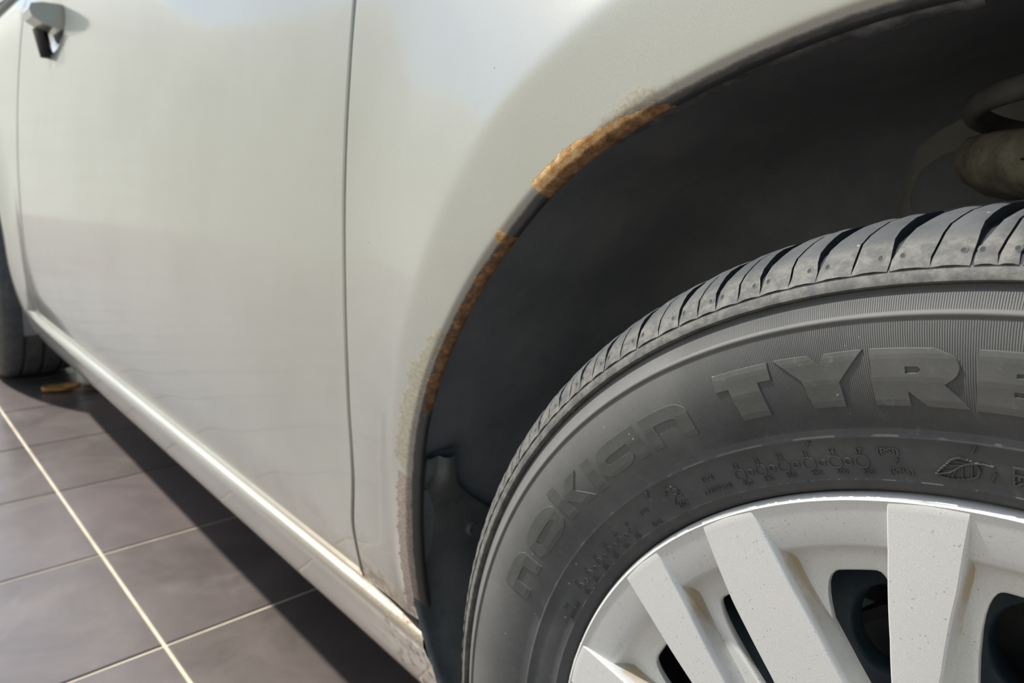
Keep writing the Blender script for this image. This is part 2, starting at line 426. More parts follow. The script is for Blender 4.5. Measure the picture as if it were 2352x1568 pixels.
TH = np.array([-14, 0, 20, 40, 60, 80, 96, 103, 110, 117, 125, 133, 139, 146, 153, 159, 166, 172.6, 179.6, 190])
RL = np.array([.357, .355, .357, .360, .362, .361, .360, .358, .357, .3575, .3572, .3542, .3528, .3512, .3498, .3470, .3425, .3415, .3455, .3585])
ARC = np.array([-0.045, 0.02])
def S0(z):
    z = np.asarray(z, float); d = z - 0.12
    s = 0.024 + np.where(d > 0, d ** 2 / 6.0, d ** 2 / 2.2)
    s = s + 0.05 * ((0.012 - z) + np.sqrt((0.012 - z) ** 2 + 0.00004))
    return s + np.where(z > 0.66, (z - 0.66) ** 2 * 3.0, 0)
def YB(z):
    z = np.asarray(z, float)
    return 0.004 + 0.8 * np.maximum(0, 0.15 - z) ** 2 + np.where(z > 0.45, (z - 0.45) ** 2 * 0.6, 0)
def crease_off(th): return np.interp(th, [-14, 20, 60, 100, 128, 138, 148, 158, 170, 190], [.03, .03, .05, .057, .057, .052, .044, .034, .026, .022])
def flare_w(th): return np.interp(th, [-14, 30, 80, 110, 130, 150, 165, 190], [.10, .12, .18, .20, .19, .15, .12, .10])
def S(x, z):
    x = np.asarray(x, float); z = np.asarray(z, float)
    th = np.degrees(np.arctan2(z - ARC[1], x - ARC[0])); th = np.where(th < -90, th + 360, th)
    r = np.hypot(x - ARC[0], z - ARC[1])
    d = r - smooth_interp(th, TH, RL)
    dc = crease_off(th); w = flare_w(th)
    s = (d - dc) / w
    s = 0.5 * (s + np.sqrt(s * s + 0.0006))          # softened crease
    s = np.clip(s, 0, 1)
    yb_b = YB(z) + 0.025 * np.clip(d, 0, dc) * np.clip((178 - th) / 40.0, 0, 1)
    y = S0(z) + (np.minimum(yb_b, S0(z)) - S0(z)) * (1 - s) ** 2
    # front end tucks in towards the bumper
    return y + np.where(x > 0.25, (x - 0.25) ** 2 * 0.35, 0)

SEAM_Z = np.array([-0.08, -0.049, 0.008, 0.058, 0.136, 0.21, 0.299, 0.368, 0.451, 0.56, 0.77])
SEAM_X = np.array([-0.511, -0.507, -0.501, -0.491, -0.495, -0.501, -0.508, -0.510, -0.510, -0.508, -0.505])
def seam_x(z): return smooth_interp(z, SEAM_Z, SEAM_X)
BELT = 0.76

# --- front fender: polar sheet around the arch opening
ths = np.concatenate([np.arange(-12, 84, 2.0), np.arange(84, 189.01, 0.34)])
flange = [(-0.0022, 0.0115), (-0.0030, 0.0092), (-0.0026, 0.0070), (-0.0014, 0.0045), (0.0002, 0.0026), (0.0018, 0.0010), (0.0036, 0.0002)]
ds = np.concatenate([[0.0055, 0.0078, 0.0105, 0.0135, 0.0165, 0.020, 0.024, 0.029, 0.034, 0.039, 0.043, 0.047, 0.050, 0.053, 0.056, 0.059, 0.062, 0.066, 0.071, 0.078, 0.086],
                     [0.097, 0.11, 0.125, 0.14, 0.16, 0.18, 0.20, 0.225, 0.25]])
def fender_boundary(th):
    t = R2(th); c, s = math.cos(t), math.sin(t); best = 9
    if c > 1e-6: best = min(best, (0.43 - ARC[0]) / c)
    if s > 1e-6: best = min(best, (BELT - ARC[1]) / s)
    if c < -1e-6:
        q = (0.5) / -c
        for _ in range(8):
            z = ARC[1] + q * s; q = (float(seam_x(z)) + 0.0022 - ARC[0]) / c
        best = min(best, q)
    return best
V = []; wear = []; flg = []; nrow = None
for th in ths:
    rl = float(smooth_interp(th, TH, RL)); rb = fender_boundary(th); t = R2(th); c, s = math.cos(t), math.sin(t)
    dmax = rb - rl
    col = []
    for d, dy in flange: col.append((rl + d, dy))
    # compress the sampling where the sheet is narrow
    dd = ds[ds < dmax * 0.96]
    k = len(ds) - len(dd)
    base = list(dd); 
    if k: 
        lo = dd[-1]; base += list(np.linspace(lo, dmax, k + 2)[1:-1])
    base = sorted(base)
    for d in base: col.append((rl + d, 0.0))
    extra = 12
    for q in np.linspace(base[-1], dmax, extra + 1)[1:]: col.append((rl + q, 0.0))
    col.append((rb - 0.0008, 0.004)); col.append((rb - 0.0010, 0.014))      # folded edge at the shut line
    nrow = len(col)
    for i, (r, dy) in enumerate(col):
        x, z = ARC[0] + r * c, ARC[1] + r * s
        y = float(S(x, z)) + dy
        V.append((x, y, z))
        d = r - rl
        # ---- wear masks: rust, stain, primer
        ru = stn = pri = 0.0
        jag = 0.5 * math.sin(th * 3.1) + 0.5 * math.sin(th * 7.7 + 1) + 0.4 * math.sin(th * 17.3)
        if 110.5 < th < 127:
            w_ = max(0.0, min(1, (th - 110.5) / 2.5, (126.6 - th) / 0.8))
            top = 0.0072 * max(0.0, min(1.0, (th - 112.5) / 9.0)) + 0.0008 * jag * min(1, max(0, (th - 112) / 5))
            ru = max(ru, w_ * max(0, min(1, (top - d) / 0.002 + 0.5)))
        if 109 < th < 119:
            w_ = max(0, min(1, (th - 109) / 4.0, (119 - th) / 2.0))
            stn = max(stn, 0.75 * w_ * max(0, min(1, (0.016 - d) / 0.010)))
        if 131.2 < th < 160:
            w_ = max(0, min(1, (th - 131.2) / 1.0, (160 - th) / 5.0))
            top = -0.0002 + 0.0012 * jag + (0.004 if 131.5 < th < 133.2 else 0.0)
            ru = max(ru, w_ * max(0, min(1, (top - d) / 0.0016 + 0.5)) * 0.95)
        if 142 < th < 167:
            w_ = max(0, min(1, (th - 142) / 6.0, (167 - th) / 3.0))
            wid = 0.011 + 0.012 * min(1, max(0, (th - 146) / 8.0)) + 0.003 * jag
            stn = max(stn, 0.85 * w_ * max(0, min(1, (wid - d) / 0.006)) * (1 if d > 0.001 else 0))
        if 165.5 < th < 188:
            w_ = max(0, min(1, (th - 165.5) / 1.5, (188 - th) / 2.0))
            wid = 0.017 + 0.002 * jag
            pri = max(pri, w_ * max(0, min(1, (wid - d) / 0.003)) * (1 if d > 0.0015 else 0.3))
        if th > 182:
            pri = max(pri, 0.5 * min(1, (th - 182) / 5.0)); stn = max(stn, 0.5 * min(1, (th - 182) / 5.0))
        wear.append((ru, stn, pri)); flg.append(1.0 if i < 4 else (0.6 if i == 4 else 0.0))
F = grid_faces(len(ths), nrow)
fme = mesh_from('front_fender', V, F, worn_paint, True)
at = fme.attributes.new('wear', 'FLOAT_VECTOR', 'POINT'); at.data.foreach_set('vector', np.array(wear, dtype=np.float32).ravel())
at = fme.attributes.new('flange', 'FLOAT', 'POINT'); at.data.foreach_set('value', np.array(flg, dtype=np.float32))
fix_normals(fme)
fender = obj('fender', fme, car); fender['label'] = 'beige front fender with rust along the wheel arch lip'

# --- peeling sealant hanging under the arch lip
V = []; nn = 120
for i in range(nn + 1):
    th = 92 + 26.0 * i / nn; t = R2(th); rl = float(smooth_interp(th, TH, RL))
    u = i / nn
    drop = 0.0035 + 0.0022 * math.sin(u * 9.0) + 0.0012 * math.sin(u * 31 + 1) + 0.0007 * math.sin(u * 83)
    drop *= 0.42 * min(1, (1 - u) * 4.0) * (1.2 if u < 0.45 else 0.6)
    for q in (0.0, 0.5, 1.0):
        r = rl - 0.002 - max(drop, 0.0004) * q
        V.append((ARC[0] + r * math.cos(t), 0.014 + 0.004 * q * q + 0.0008 * math.sin(u * 60), ARC[1] + r * math.sin(t)))
    for q in (1.0, 0.0):
        r = rl - 0.002 - max(drop, 0.0004) * q
        V.append((ARC[0] + r * math.cos(t), 0.0165 + 0.004 * q, ARC[1] + r * math.sin(t)))
sealant_mat = grime_material('grey_peeling_sealant', (0.06, 0.06, 0.063), (0.14, 0.14, 0.14), 0.45, 120)
pme = mesh_from('peeling_sealant', V, grid_faces(nn + 1, 5), sealant_mat, True, 40); fix_normals(pme)
obj('peeling_sealant', pme, fender)

# --- front door sheet with the handle cup pressed in
HX, HZ = -1.70, 0.585
def door_y(x, z):
    y = S(x, z)
    q = ((x - HX + 0.01) / 0.125) ** 2 + ((z - HZ + 0.004) / 0.050) ** 2
    return y + np.where(q < 1, 0.026 * np.maximum(0, 1 - q) ** 1.4, 0)
xs = np.concatenate([np.linspace(0, 0.10, 34), np.linspace(0.10, 0.35, 24)[1:], np.linspace(0.35, 1.0, 22)[1:], np.linspace(1.0, 1.40, 70)[1:], np.linspace(1.40, 1.543, 10)[1:]])
B_SEAM = -2.055
zs = np.concatenate([np.linspace(-0.049, 0.40, 52), np.linspace(0.40, 0.52, 14)[1:], np.linspace(0.52, BELT, 44)[1:]])
V = []
nz = len(zs)
cols = [('in', xs[0]), ('in2', xs[0])] + [('n', x) for x in xs] + [('in2', xs[-1]), ('in', xs[-1])]
for kind, xo in cols:
    zcol = [(-0.0475, 0.014), (-0.0485, 0.004)] + [(z, 0.0) for z in zs]
    for z, dy in zcol:
        k = xo / 1.543
        xf = float(seam_x(z)) - 0.0022
        x = xf + (B_SEAM - xf) * k
        y = float(door_y(x, z)) + dy
        if kind == 'in': y += 0.014; x += -0.001 if xo < 0.5 else 0.001
        if kind == 'in2': y += 0.003; x += -0.0006 if xo < 0.5 else 0.0006
        V.append((x, y, z))
dme = mesh_from('front_door', V, grid_faces(len(cols), nz + 2), paint, True); fix_normals(dme)
door = obj('car_door', dme, car)

# --- door handle: grip standing off the door, lock cover below it
def sect_loft(sections, mat, name, cap=True, ang=40):
    n = len(sections[0]); vs_ = [p for s in sections for p in s]; fs = []
    for i in range(len(sections) - 1):
        for k in range(n):
            fs.append((i * n + k, i * n + (k + 1) % n, (i + 1) * n + (k + 1) % n, (i + 1) * n + k))
    if cap:
        fs.append(tuple(range(n))[::-1]); fs.append(tuple((len(sections) - 1) * n + k for k in range(n)))
    me = mesh_from(name, vs_, fs, mat, True, ang); fix_normals(me); return me
secs = []
for i in range(15):
    u = i / 14; x = HX + 0.065 - 0.15 * u
    y0 = float(S0(HZ)) + 0.004
    e = math.sin(math.pi * min(1, u * 1.0 + 0.5) * 1.0) if u > 0.5 else 1.0
    pr = 0.052 * (0.25 + 0.75 * max(0, e)) ; hh = 0.046 * (0.5 + 0.5 * max(0, e))
    zt_ = HZ + 0.034
    secs.append([(x, y0 + 0.012, zt_), (x, y0 - pr * 0.55, zt_ - 0.001), (x, y0 - pr * 0.92, zt_ - 0.006), (x, y0 - pr, zt_ - hh * 0.35), (x, y0 - pr * 0.92, zt_ - hh * 0.62), (x, y0 - pr * 0.55, zt_ - hh * 0.86), (x, y0 - pr * 0.2, zt_ - hh), (x, y0 + 0.012, zt_ - hh * 0.95)])
handle = obj('door_handle', sect_loft(secs, paint, 'door_handle', ang=28), door)
secs = []
for i in range(9):
    u = i / 8; z = HZ - 0.004 - 0.052 * u; y0 = float(S0(z)) - 0.016 * (1 - u) - 0.002
    w_ = 0.020 * (1 - u) ** 0.8 + 0.007
    secs.append([(HX - 0.02 + w_ * math.cos(a), y0 + 0.012 * math.sin(a), z) for a in np.linspace(0, 2 * math.pi, 15)[:-1]])
obj('door_lock', sect_loft(secs, trim_mat, 'door_lock'), door)['label'] = 'dark tapered lock cover below the handle'

# --- rear quarter panel with its own arch
RA = np.array([-2.60, 0.0])
def SQ(x, z):
    th = np.degrees(np.arctan2(z - RA[1], x - RA[0])); r = math.hypot(x - RA[0], z - RA[1])
    d = r - 0.362; y0 = float(S0(z))
    s = min(1, max(0, (d - 0.03) / 0.13))
    y = y0 + (0.010 + 0.9 * max(0, 0.10 - z) ** 2 - y0) * (1 - s) ** 2
    return y + (max(0, -2.95 - x) ** 2) * 0.5
V = []
tq = np.linspace(-8.5, 190, 150); qd = [0, 0.004, 0.010, 0.02, 0.03, 0.04, 0.055, 0.075, 0.10]
for th in tq:
    t = R2(th); c, s = math.cos(t), math.sin(t); rb = 9
    if c > 1e-6: rb = min(rb, (B_SEAM - 0.0045 - RA[0]) / c)
    if c < -1e-6: rb = min(rb, (-3.22 - RA[0]) / c)
    if s > 1e-6: rb = min(rb, (BELT - RA[1]) / s)
    if s < -1e-6: rb = min(rb, (-0.062 - RA[1]) / s if th > 90 else rb)
    rl = 0.362
    rows = [(rl - 0.002, 0.03), (rl - 0.002, 0.012), (rl - 0.0004, 0.004)] + [(rl + min(d, (rb - rl) * 0.9) + 0.002, 0) for d in qd]
    last = rows[-1][0]
    rows += [(last + (rb - last) * q, 0) for q in (0.1, 0.2, 0.35, 0.5, 0.65, 0.8, 0.9, 1.0)] + [(rb, 0.012)]
    for r, dy in rows:
        x, z = RA[0] + r * c, RA[1] + r * s
        V.append((x, SQ(x, z) + dy, z))
qme = mesh_from('rear_quarter_panel', V, grid_faces(len(tq), len(rows)), paint, True); fix_normals(qme)
obj('quarter_panel', qme, car)

# --- sill
prof = [(0.062, -0.046), (0.050, -0.0475), (0.042, -0.0488), (0.0365, -0.0505), (0.0335, -0.0535), (0.0325, -0.058), (0.0335, -0.064), (0.036, -0.072), (0.039, -0.083), (0.0425, -0.096), (0.0465, -0.108), (0.0505, -0.117), (0.056, -0.1225), (0.066, -0.1245), (0.085, -0.124), (0.13, -0.120)]
V = []
sx = np.concatenate([np.linspace(0, 0.05, 8), np.linspace(0.05, 1, 60)[1:]])
for u in sx:
    for y, z in prof:
        x0 = -0.399 + max(0, -0.052 - z) * 0.55; x1 = -2.268
        x = x0 + (x1 - x0) * u
        lift = 0.010 * max(0, (-1.95 - x) / 0.32) ** 2
        V.append((x, y, z + lift))
sme = mesh_from('sill', V, grid_faces(len(sx), len(prof)), worn_paint, True)
at = sme.attributes.new('wear', 'FLOAT_VECTOR', 'POINT')
wv = []
for v in sme.vertices:
    x, y, z = v.co
    g = max(0, min(1, (x + 0.66) / 0.22)); e = max(0, 1 - abs(z + 0.053) / 0.012)
    wv.append((0.0, 0.75 * g * max(0.45, e), 0.40 * g))
at.data.foreach_set('vector', np.array(wv, dtype=np.float32).ravel())
fix_normals(sme)
obj('sill', sme, car)

# --- underbody core, far side, cabin (only seen from beside or in reflections)
obj('underbody', box_mesh('underbody', (-2.2, 0.075, -0.105), (-0.47, 1.66, 0.60), dark_mat, 0.01), car)
obj('engine_bay', box_mesh('engine_bay', (-0.50, 0.42, -0.08), (0.62, 1.30, 0.56), dark_mat, 0.03), car)
obj('boot_floor', box_mesh('boot_floor', (-3.2, 0.36, -0.05), (-2.15, 1.36, 0.60), dark_mat, 0.03), car)
def far_y(y): return 1.72 - y
V = []
fx = np.linspace(0.43, -3.22, 40); fz = np.linspace(-0.06, BELT, 16)
for x in fx:
    for z in fz: V.append((x, far_y(float(S0(z))), z))
Ff = [f for f in grid_faces(len(fx), len(fz)) if not any(math.hypot(np.mean([V[k][0] for k in f]) - cx, np.mean([V[k][2] for k in f])) < 0.35 for cx in (0.0, -2.6))]
qm = mesh_from('far_side_panel', V, Ff, paint, True); fix_normals(qm); obj('side_panel', qm, car)
def slab(name, pts, mat, thick=0.006):
    pts = [Vector(p) for p in pts]; n = (pts[1] - pts[0]).cross(pts[2] - pts[0]).normalized() * thick
    vs_ = pts + [p + n for p in pts]; k = len(pts)
    fs = [tuple(range(k))[::-1], tuple(range(k, 2 * k))] + [(i, (i + 1) % k, k + (i + 1) % k, k + i) for i in range(k)]
    me = mesh_from(name, vs_, fs, mat, False); fix_normals(me); return me
yb_ = float(S0(BELT)); yt = 0.27; zt = 1.15
for side in (0, 1):
    fy = (lambda y: y) if side == 0 else far_y
    obj('side_window', slab('side_window', [(-0.78, fy(yb_ + 0.012), BELT + 0.02), (-1.98, fy(yb_ + 0.012), BELT + 0.02), (-1.98, fy(yt), zt - 0.03), (-1.36, fy(yt), zt - 0.03)], glass_m), car)
    obj('quarter_window', slab('quarter_window', [(-2.06, fy(yb_ + 0.012), BELT + 0.02), (-2.85, fy(yb_ + 0.012), BELT + 0.05), (-2.65, fy(yt), zt - 0.04), (-2.06, fy(yt), zt - 0.03)], glass_m), car)
    obj('window_frame', tube_mesh('window_frame', [(-0.62, fy(yb_ + 0.01), BELT), (-0.95, fy(0.15), 0.87), (-1.32, fy(yt), zt - 0.01), (-2.02, fy(yt), zt + 0.005), (-2.70, fy(yt), zt - 0.02), (-2.95, fy(yb_ + 0.03), BELT)], 0.022, paint), car)
    obj('belt_trim', tube_mesh('belt_trim', [(-0.62, fy(yb_ + 0.004), BELT + 0.004), (-1.8, fy(yb_ + 0.004), BELT + 0.006), (-2.95, fy(yb_ + 0.01), BELT + 0.02)], 0.012, trim_mat), car)
    obj('door_pillar', tube_mesh('door_pillar', [(-2.02, fy(yb_ + 0.012), BELT), (-2.02, fy(yt), zt)], 0.024, trim_mat), car)
V = []
for i in range(13):
    x = -1.30 - 1.45 * i / 12
    for j in range(13):
        w_ = j / 12; y = yt + (1.72 - 2 * yt) * w_
        V.append((x, y, zt + 0.055 * math.sin(math.pi * w_) ** 0.6 + 0.02 * math.sin(math.pi * i / 12)))
me = mesh_from('roof', V, grid_faces(13, 13), paint, True); fix_normals(me); obj('roof', me, car)
obj('windscreen', slab('windscreen', [(-0.60, 0.12, BELT + 0.02), (-0.60, 1.60, BELT + 0.02), (-1.32, 1.44, zt + 0.02), (-1.32, 0.28, zt + 0.02)], glass_m), car)
obj('rear_window', slab('rear_window', [(-3.05, 1.58, BELT + 0.04), (-3.05, 0.14, BELT + 0.04), (-2.72, 0.30, zt), (-2.72, 1.42, zt)], glass_m), car)
V = []
for i in range(13):
    u = i / 12; x = -0.60 + 1.30 * u
    for j in range(15):
        w_ = j / 14; y = 0.06 + 1.60 * w_
        V.append((x, y, BELT + 0.03 * math.sin(math.pi * w_) ** 0.5 - 0.13 * u * u))
me = mesh_from('bonnet', V, grid_faces(13, 15), paint, True); fix_normals(me); obj('bonnet', me, car)
for nm, xa, xb in (('front_bumper', 0.435, 0.82), ('rear_bumper', -3.42, -3.225)):
    b_ = box_mesh(nm, (xa, 0.05, -0.14), (xb, 1.67, 0.50 if xa > 0 else 0.62), paint, 0.06, 4); obj('bumper', b_, car)

# --- wheel arch liner
V = []
lt = np.linspace(-14, 189, 150); ly = [0.022, 0.03, 0.06, 0.10, 0.15, 0.20, 0.25, 0.28, 0.30, 0.312, 0.319]
for th in lt:
    t = R2(th); rl = float(smooth_interp(th, TH, RL))
    for k, y in enumerate(ly):
        r = rl + 0.010 + 0.014 * min(1, (y - 0.022) / 0.06) + 0.003 * math.sin(th * 0.35) * (1 if 2 < k < 6 else 0) - (0, 0, 0, 0, 0, 0, 0.004, 0.014, 0.030, 0.055, 0.10)[k]
        x, z = ARC[0] + r * math.cos(t), ARC[1] + r * math.sin(t)
        V.append((x, y + float(YB(z)) - 0.004, z))
me = mesh_from('wheel_arch_liner', V, grid_faces(len(lt), len(ly)), liner_mat, True, 60); fix_normals(me)
liner = obj('wheel_arch_liner', me, car)
liner['label'] = 'black plastic wheel arch liner'
V, Fc = [], []
for th in lt:
    t = R2(th); rl = float(smooth_interp(th, TH, RL)) - 0.070
    for q in (1.0, 0.75, 0.5):
        r = 0.10 + (rl - 0.10) * (q * 2 - 1)
        V.append((ARC[0] + r * math.cos(t), 0.325 - 0.006 * q, ARC[1] + r * math.sin(t)))
me = mesh_from('inner_wing', V, grid_faces(len(lt), 3), liner_mat, True); fix_normals(me); obj('inner_wing', me, car)
# strut tower: rounded vertical box behind the tyre
secs = []
for z in np.linspace(0.10, 0.46, 9):
    pts = []
    for a in np.linspace(0, 2 * math.pi, 29)[:-1]:
        cx = math.copysign(abs(math.cos(a)) ** 0.45, math.cos(a)); cy = math.copysign(abs(math.sin(a)) ** 0.45, math.sin(a))
        pts.append((-0.03 + (0.165 - 0.03 * (z - 0.1)) * cx, 0.36 + 0.075 * cy, z))
    secs.append(pts)
tower = obj('strut_tower', sect_loft(secs, tower_mat, 'strut_tower'), car)
tower['label'] = 'grey strut tower inside the wheel arch'
secs = []
for k, (r, y) in enumerate(((0.030, 0.287), (0.030, 0.280), (0.026, 0.277), (0.018, 0.2765))):
    secs.append([(-0.135 + r * math.cos(a), y, 0.315 + r * math.sin(a)) for a in np.linspace(0, 2 * math.pi, 25)[:-1]])
obj('plug', sect_loft(secs, liner_mat, 'plug'), tower)

# --- suspension: coil spring, spring seat, damper
SX, SY = -0.036, 0.205
pts = []
for i in range(0, 420):
    t = i / 60.0                        # turns
    rr = 0.072 + 0.003 * math.sin(t * 0.7)
    pts.append((SX + rr * math.cos(2 * math.pi * t + 2.6), SY + rr * math.sin(2 * math.pi * t + 2.6), 0.3525 + 0.052 * t))
pts = [p for p in pts if p[2] < 0.60]
obj('coil_spring', tube_mesh('coil_spring', pts, 0.0062, spring_mat, 12), car)
sp_prof = [(0.020, 0.290), (0.042, 0.292), (0.062, 0.298), (0.074, 0.309), (0.079, 0.322), (0.079, 0.335), (0.075, 0.346), (0.066, 0.350), (0.050, 0.346), (0.024, 0.345)]
V = []
for i in range(72):
    a = 2 * math.pi * i / 72
    for r, z in sp_prof:
        w_ = 1 + 0.02 * math.sin(3 * a) + 0.012 * math.sin(7 * a + 1)
        V.append((SX + r * w_ * math.cos(a), SY + r * w_ * math.sin(a), 0.312 + (z - 0.29) * 0.62 + 0.002 * math.sin(a + 1.0)))
me = mesh_from('spring_seat', V, grid_faces(72, len(sp_prof), True), seat_mat, True, 50); fix_normals(me)
seat = obj('spring_seat', me, car); seat['label'] = 'mud-coated lower spring seat'
obj('slot', tube_mesh('slot', [(SX + 0.0785 * math.cos(a), SY + 0.0785 * math.sin(a), 0.3315) for a in np.linspace(R2(246), R2(262), 7)], [0.0006, 0.0016, 0.002, 0.002, 0.002, 0.0016, 0.0006], blackgap_mat, 8), seat)
obj('damper', tube_mesh('damper', [(SX, SY, 0.02), (SX, SY, 0.30), (SX, SY, 0.58)], [0.028, 0.028, 0.024], spring_mat, 20), car)

# --- splash guard at the rear foot of the arch
ge_th = np.array([164.5, 167.5, 170, 173, 178, 183, 189, 195, 201, 207, 213, 219])
ge_r = np.array([.3475, .3465, .3535, .3590, .3600, .3570, .3500, .3430, .3370, .3330, .3310, .3300])
V = []
gt = np.linspace(164.5, 219, 90)
for th in gt:
    t = R2(th); r0 = float(smooth_interp(th, ge_th, ge_r)); c, s = math.cos(t), math.sin(t)
    wob = 0.0008 * math.sin(th * 1.9) + 0.0006 * math.sin(th * 4.3)
    z0 = ARC[1] + r0 * s
    ye = 0.024 + 0.5 * max(0, 0.05 - z0) ** 2
    rows = [(r0 + 0.0035, ye + 0.030), (r0 + 0.0045, ye + 0.012), (r0 + 0.0035 + wob, ye + 0.001), (r0 + 0.0012 + wob, ye - 0.0012), (r0 - 0.0008 + wob, ye), (r0 - 0.0016, ye + 0.0035), (r0 - 0.0006, ye + 0.008), (r0 - 0.0012, ye + 0.020), (r0 - 0.004, ye + 0.045), (r0 - 0.006, ye + 0.09), (r0 - 0.006, ye + 0.15), (r0 - 0.004, ye + 0.24)]
    dk = min(1.0, max(0.0, (th - 165.0) / 34.0)); dk = 0.06 + 0.94 * dk * dk * (3 - 2 * dk)
    rows = [(r, y if y <= ye + 0.009 else ye + 0.009 + (y - ye - 0.009) * (dk if k > 6 else 1)) for k, (r, y) in enumerate(rows)]
    for r, y in rows: V.append((ARC[0] + r * c, y, ARC[1] + r * s))
me = mesh_from('splash_guard', V, grid_faces(len(gt), len(rows)), guard_mat, True, 55); fix_normals(me)
guard = obj('splash_guard', me, car); guard['label'] = 'dusty black splash guard at the foot of the arch'
secs = []
for r, dx in ((0.006, 0.0), (0.006, 0.0022), (0.0045, 0.0034), (0.002, 0.0030)):
    secs.append([(-0.3935 + 0.012 + dx, 0.068 + r * math.cos(a), 0.043 + r * math.sin(a)) for a in np.linspace(0, 2 * math.pi, 17)[:-1]])
obj('screw', sect_loft(secs, guard_mat, 'screw'), guard)

# ------------------------------------------------------------------ front tyre
side_prof = [(0.2120, 0.016), (0.2128, 0.008), (0.2140, 0.0030), (0.2160, 0.0002), (0.2182, -0.0010), (0.2190, -0.0020), (0.2198, -0.0016), (0.2230, -0.0030), (0.2300, -0.0050), (0.2352, -0.0062), (0.2358, -0.0070), (0.2364, -0.0073), (0.2371, -0.0070), (0.2378, -0.0069), (0.2420, -0.0086), (0.2500, -0.0112), (0.2580, -0.0130), (0.2660, -0.0138), (0.2740, -0.0133), (0.2784, -0.0124), (0.2789, -0.0131), (0.2795, -0.0133), (0.2802, -0.0130), (0.2806, -0.0120), (0.2850, -0.0098), (0.2882, -0.0074), (0.2888, -0.0062), (0.2893, -0.0090), (0.2899, -0.0102), (0.2915, -0.0100), (0.2945, -0.0082)]
YS_R = np.array([p[0] for p in side_prof if p[0] >= 0.213]); YS_Y = np.array([p[1] for p in side_prof if p[0] >= 0.213])
smooth_prof = [(0.2130, 0.0055), (0.2190, -0.0012), (0.2230, -0.0030), (0.2300, -0.0050), (0.2360, -0.0066), (0.2420, -0.0086), (0.2500, -0.0112), (0.2580, -0.0130), (0.2660, -0.0138), (0.2740, -0.0133), (0.2790, -0.0122), (0.2850, -0.0098), (0.2885, -0.0072)]
def sidewall_y(r): return float(np.interp(r, [p[0] for p in smooth_prof], [p[1] for p in smooth_prof]))
outer_prof = [(0.2945, -0.0082), (0.2985, -0.0056), (0.3025, -0.0022), (0.3060, 0.0022), (0.3090, 0.0075), (0.3115, 0.0140), (0.3135, 0.0220), (0.3148, 0.0310), (0.3155, 0.0420)]
OP = np.array(outer_prof)
dT = np.gradient(OP, axis=0); nrmT = np.c_[-dT[:, 1], dT[:, 0]]; nrmT /= np.linalg.norm(nrmT, axis=1)[:, None]   # towards the inside
if nrmT[-1][0] > 0: nrmT = -nrmT
BASE = OP + nrmT * np.linspace(0.0002, 0.0068, len(OP))[:, None]
prof = side_prof + [tuple(p) for p in BASE[1:]] + [(0.3090, 0.047), (0.3090, 0.052), (0.3160, 0.0525), (0.3168, 0.075), (0.3168, 0.094), (0.3095, 0.0945), (0.3095, 0.1015), (0.3168, 0.102), (0.3168, 0.121), (0.3160, 0.1435), (0.3090, 0.144), (0.3090, 0.149), (0.3155, 0.150), (0.3135, 0.174), (0.3090, 0.189), (0.3, 0.197), (0.28, 0.205), (0.26, 0.207), (0.235, 0.20), (0.212, 0.186)]
V, F = lathe(prof, 900)
npf = len(prof)
me = mesh_from('tyre', V, F, [sidewall_mat, groove_mat, tread_mat], True, 62)
cut0 = len(side_prof) - 1
mi = np.zeros(len(me.polygons), dtype=np.int32)
for i in range(len(me.polygons)):
    j = i % (npf - 1)
    if j >= cut0: mi[i] = 1
    if j >= cut0 + len(BASE) + 1: mi[i] = 2
    if 26 <= j < cut0: mi[i] = 2
me.polygons.foreach_set('material_index', mi)
fix_normals(me)
tyre = obj('tyre', me, car); tyre['label'] = 'dusty black front tyre with raised lettering'

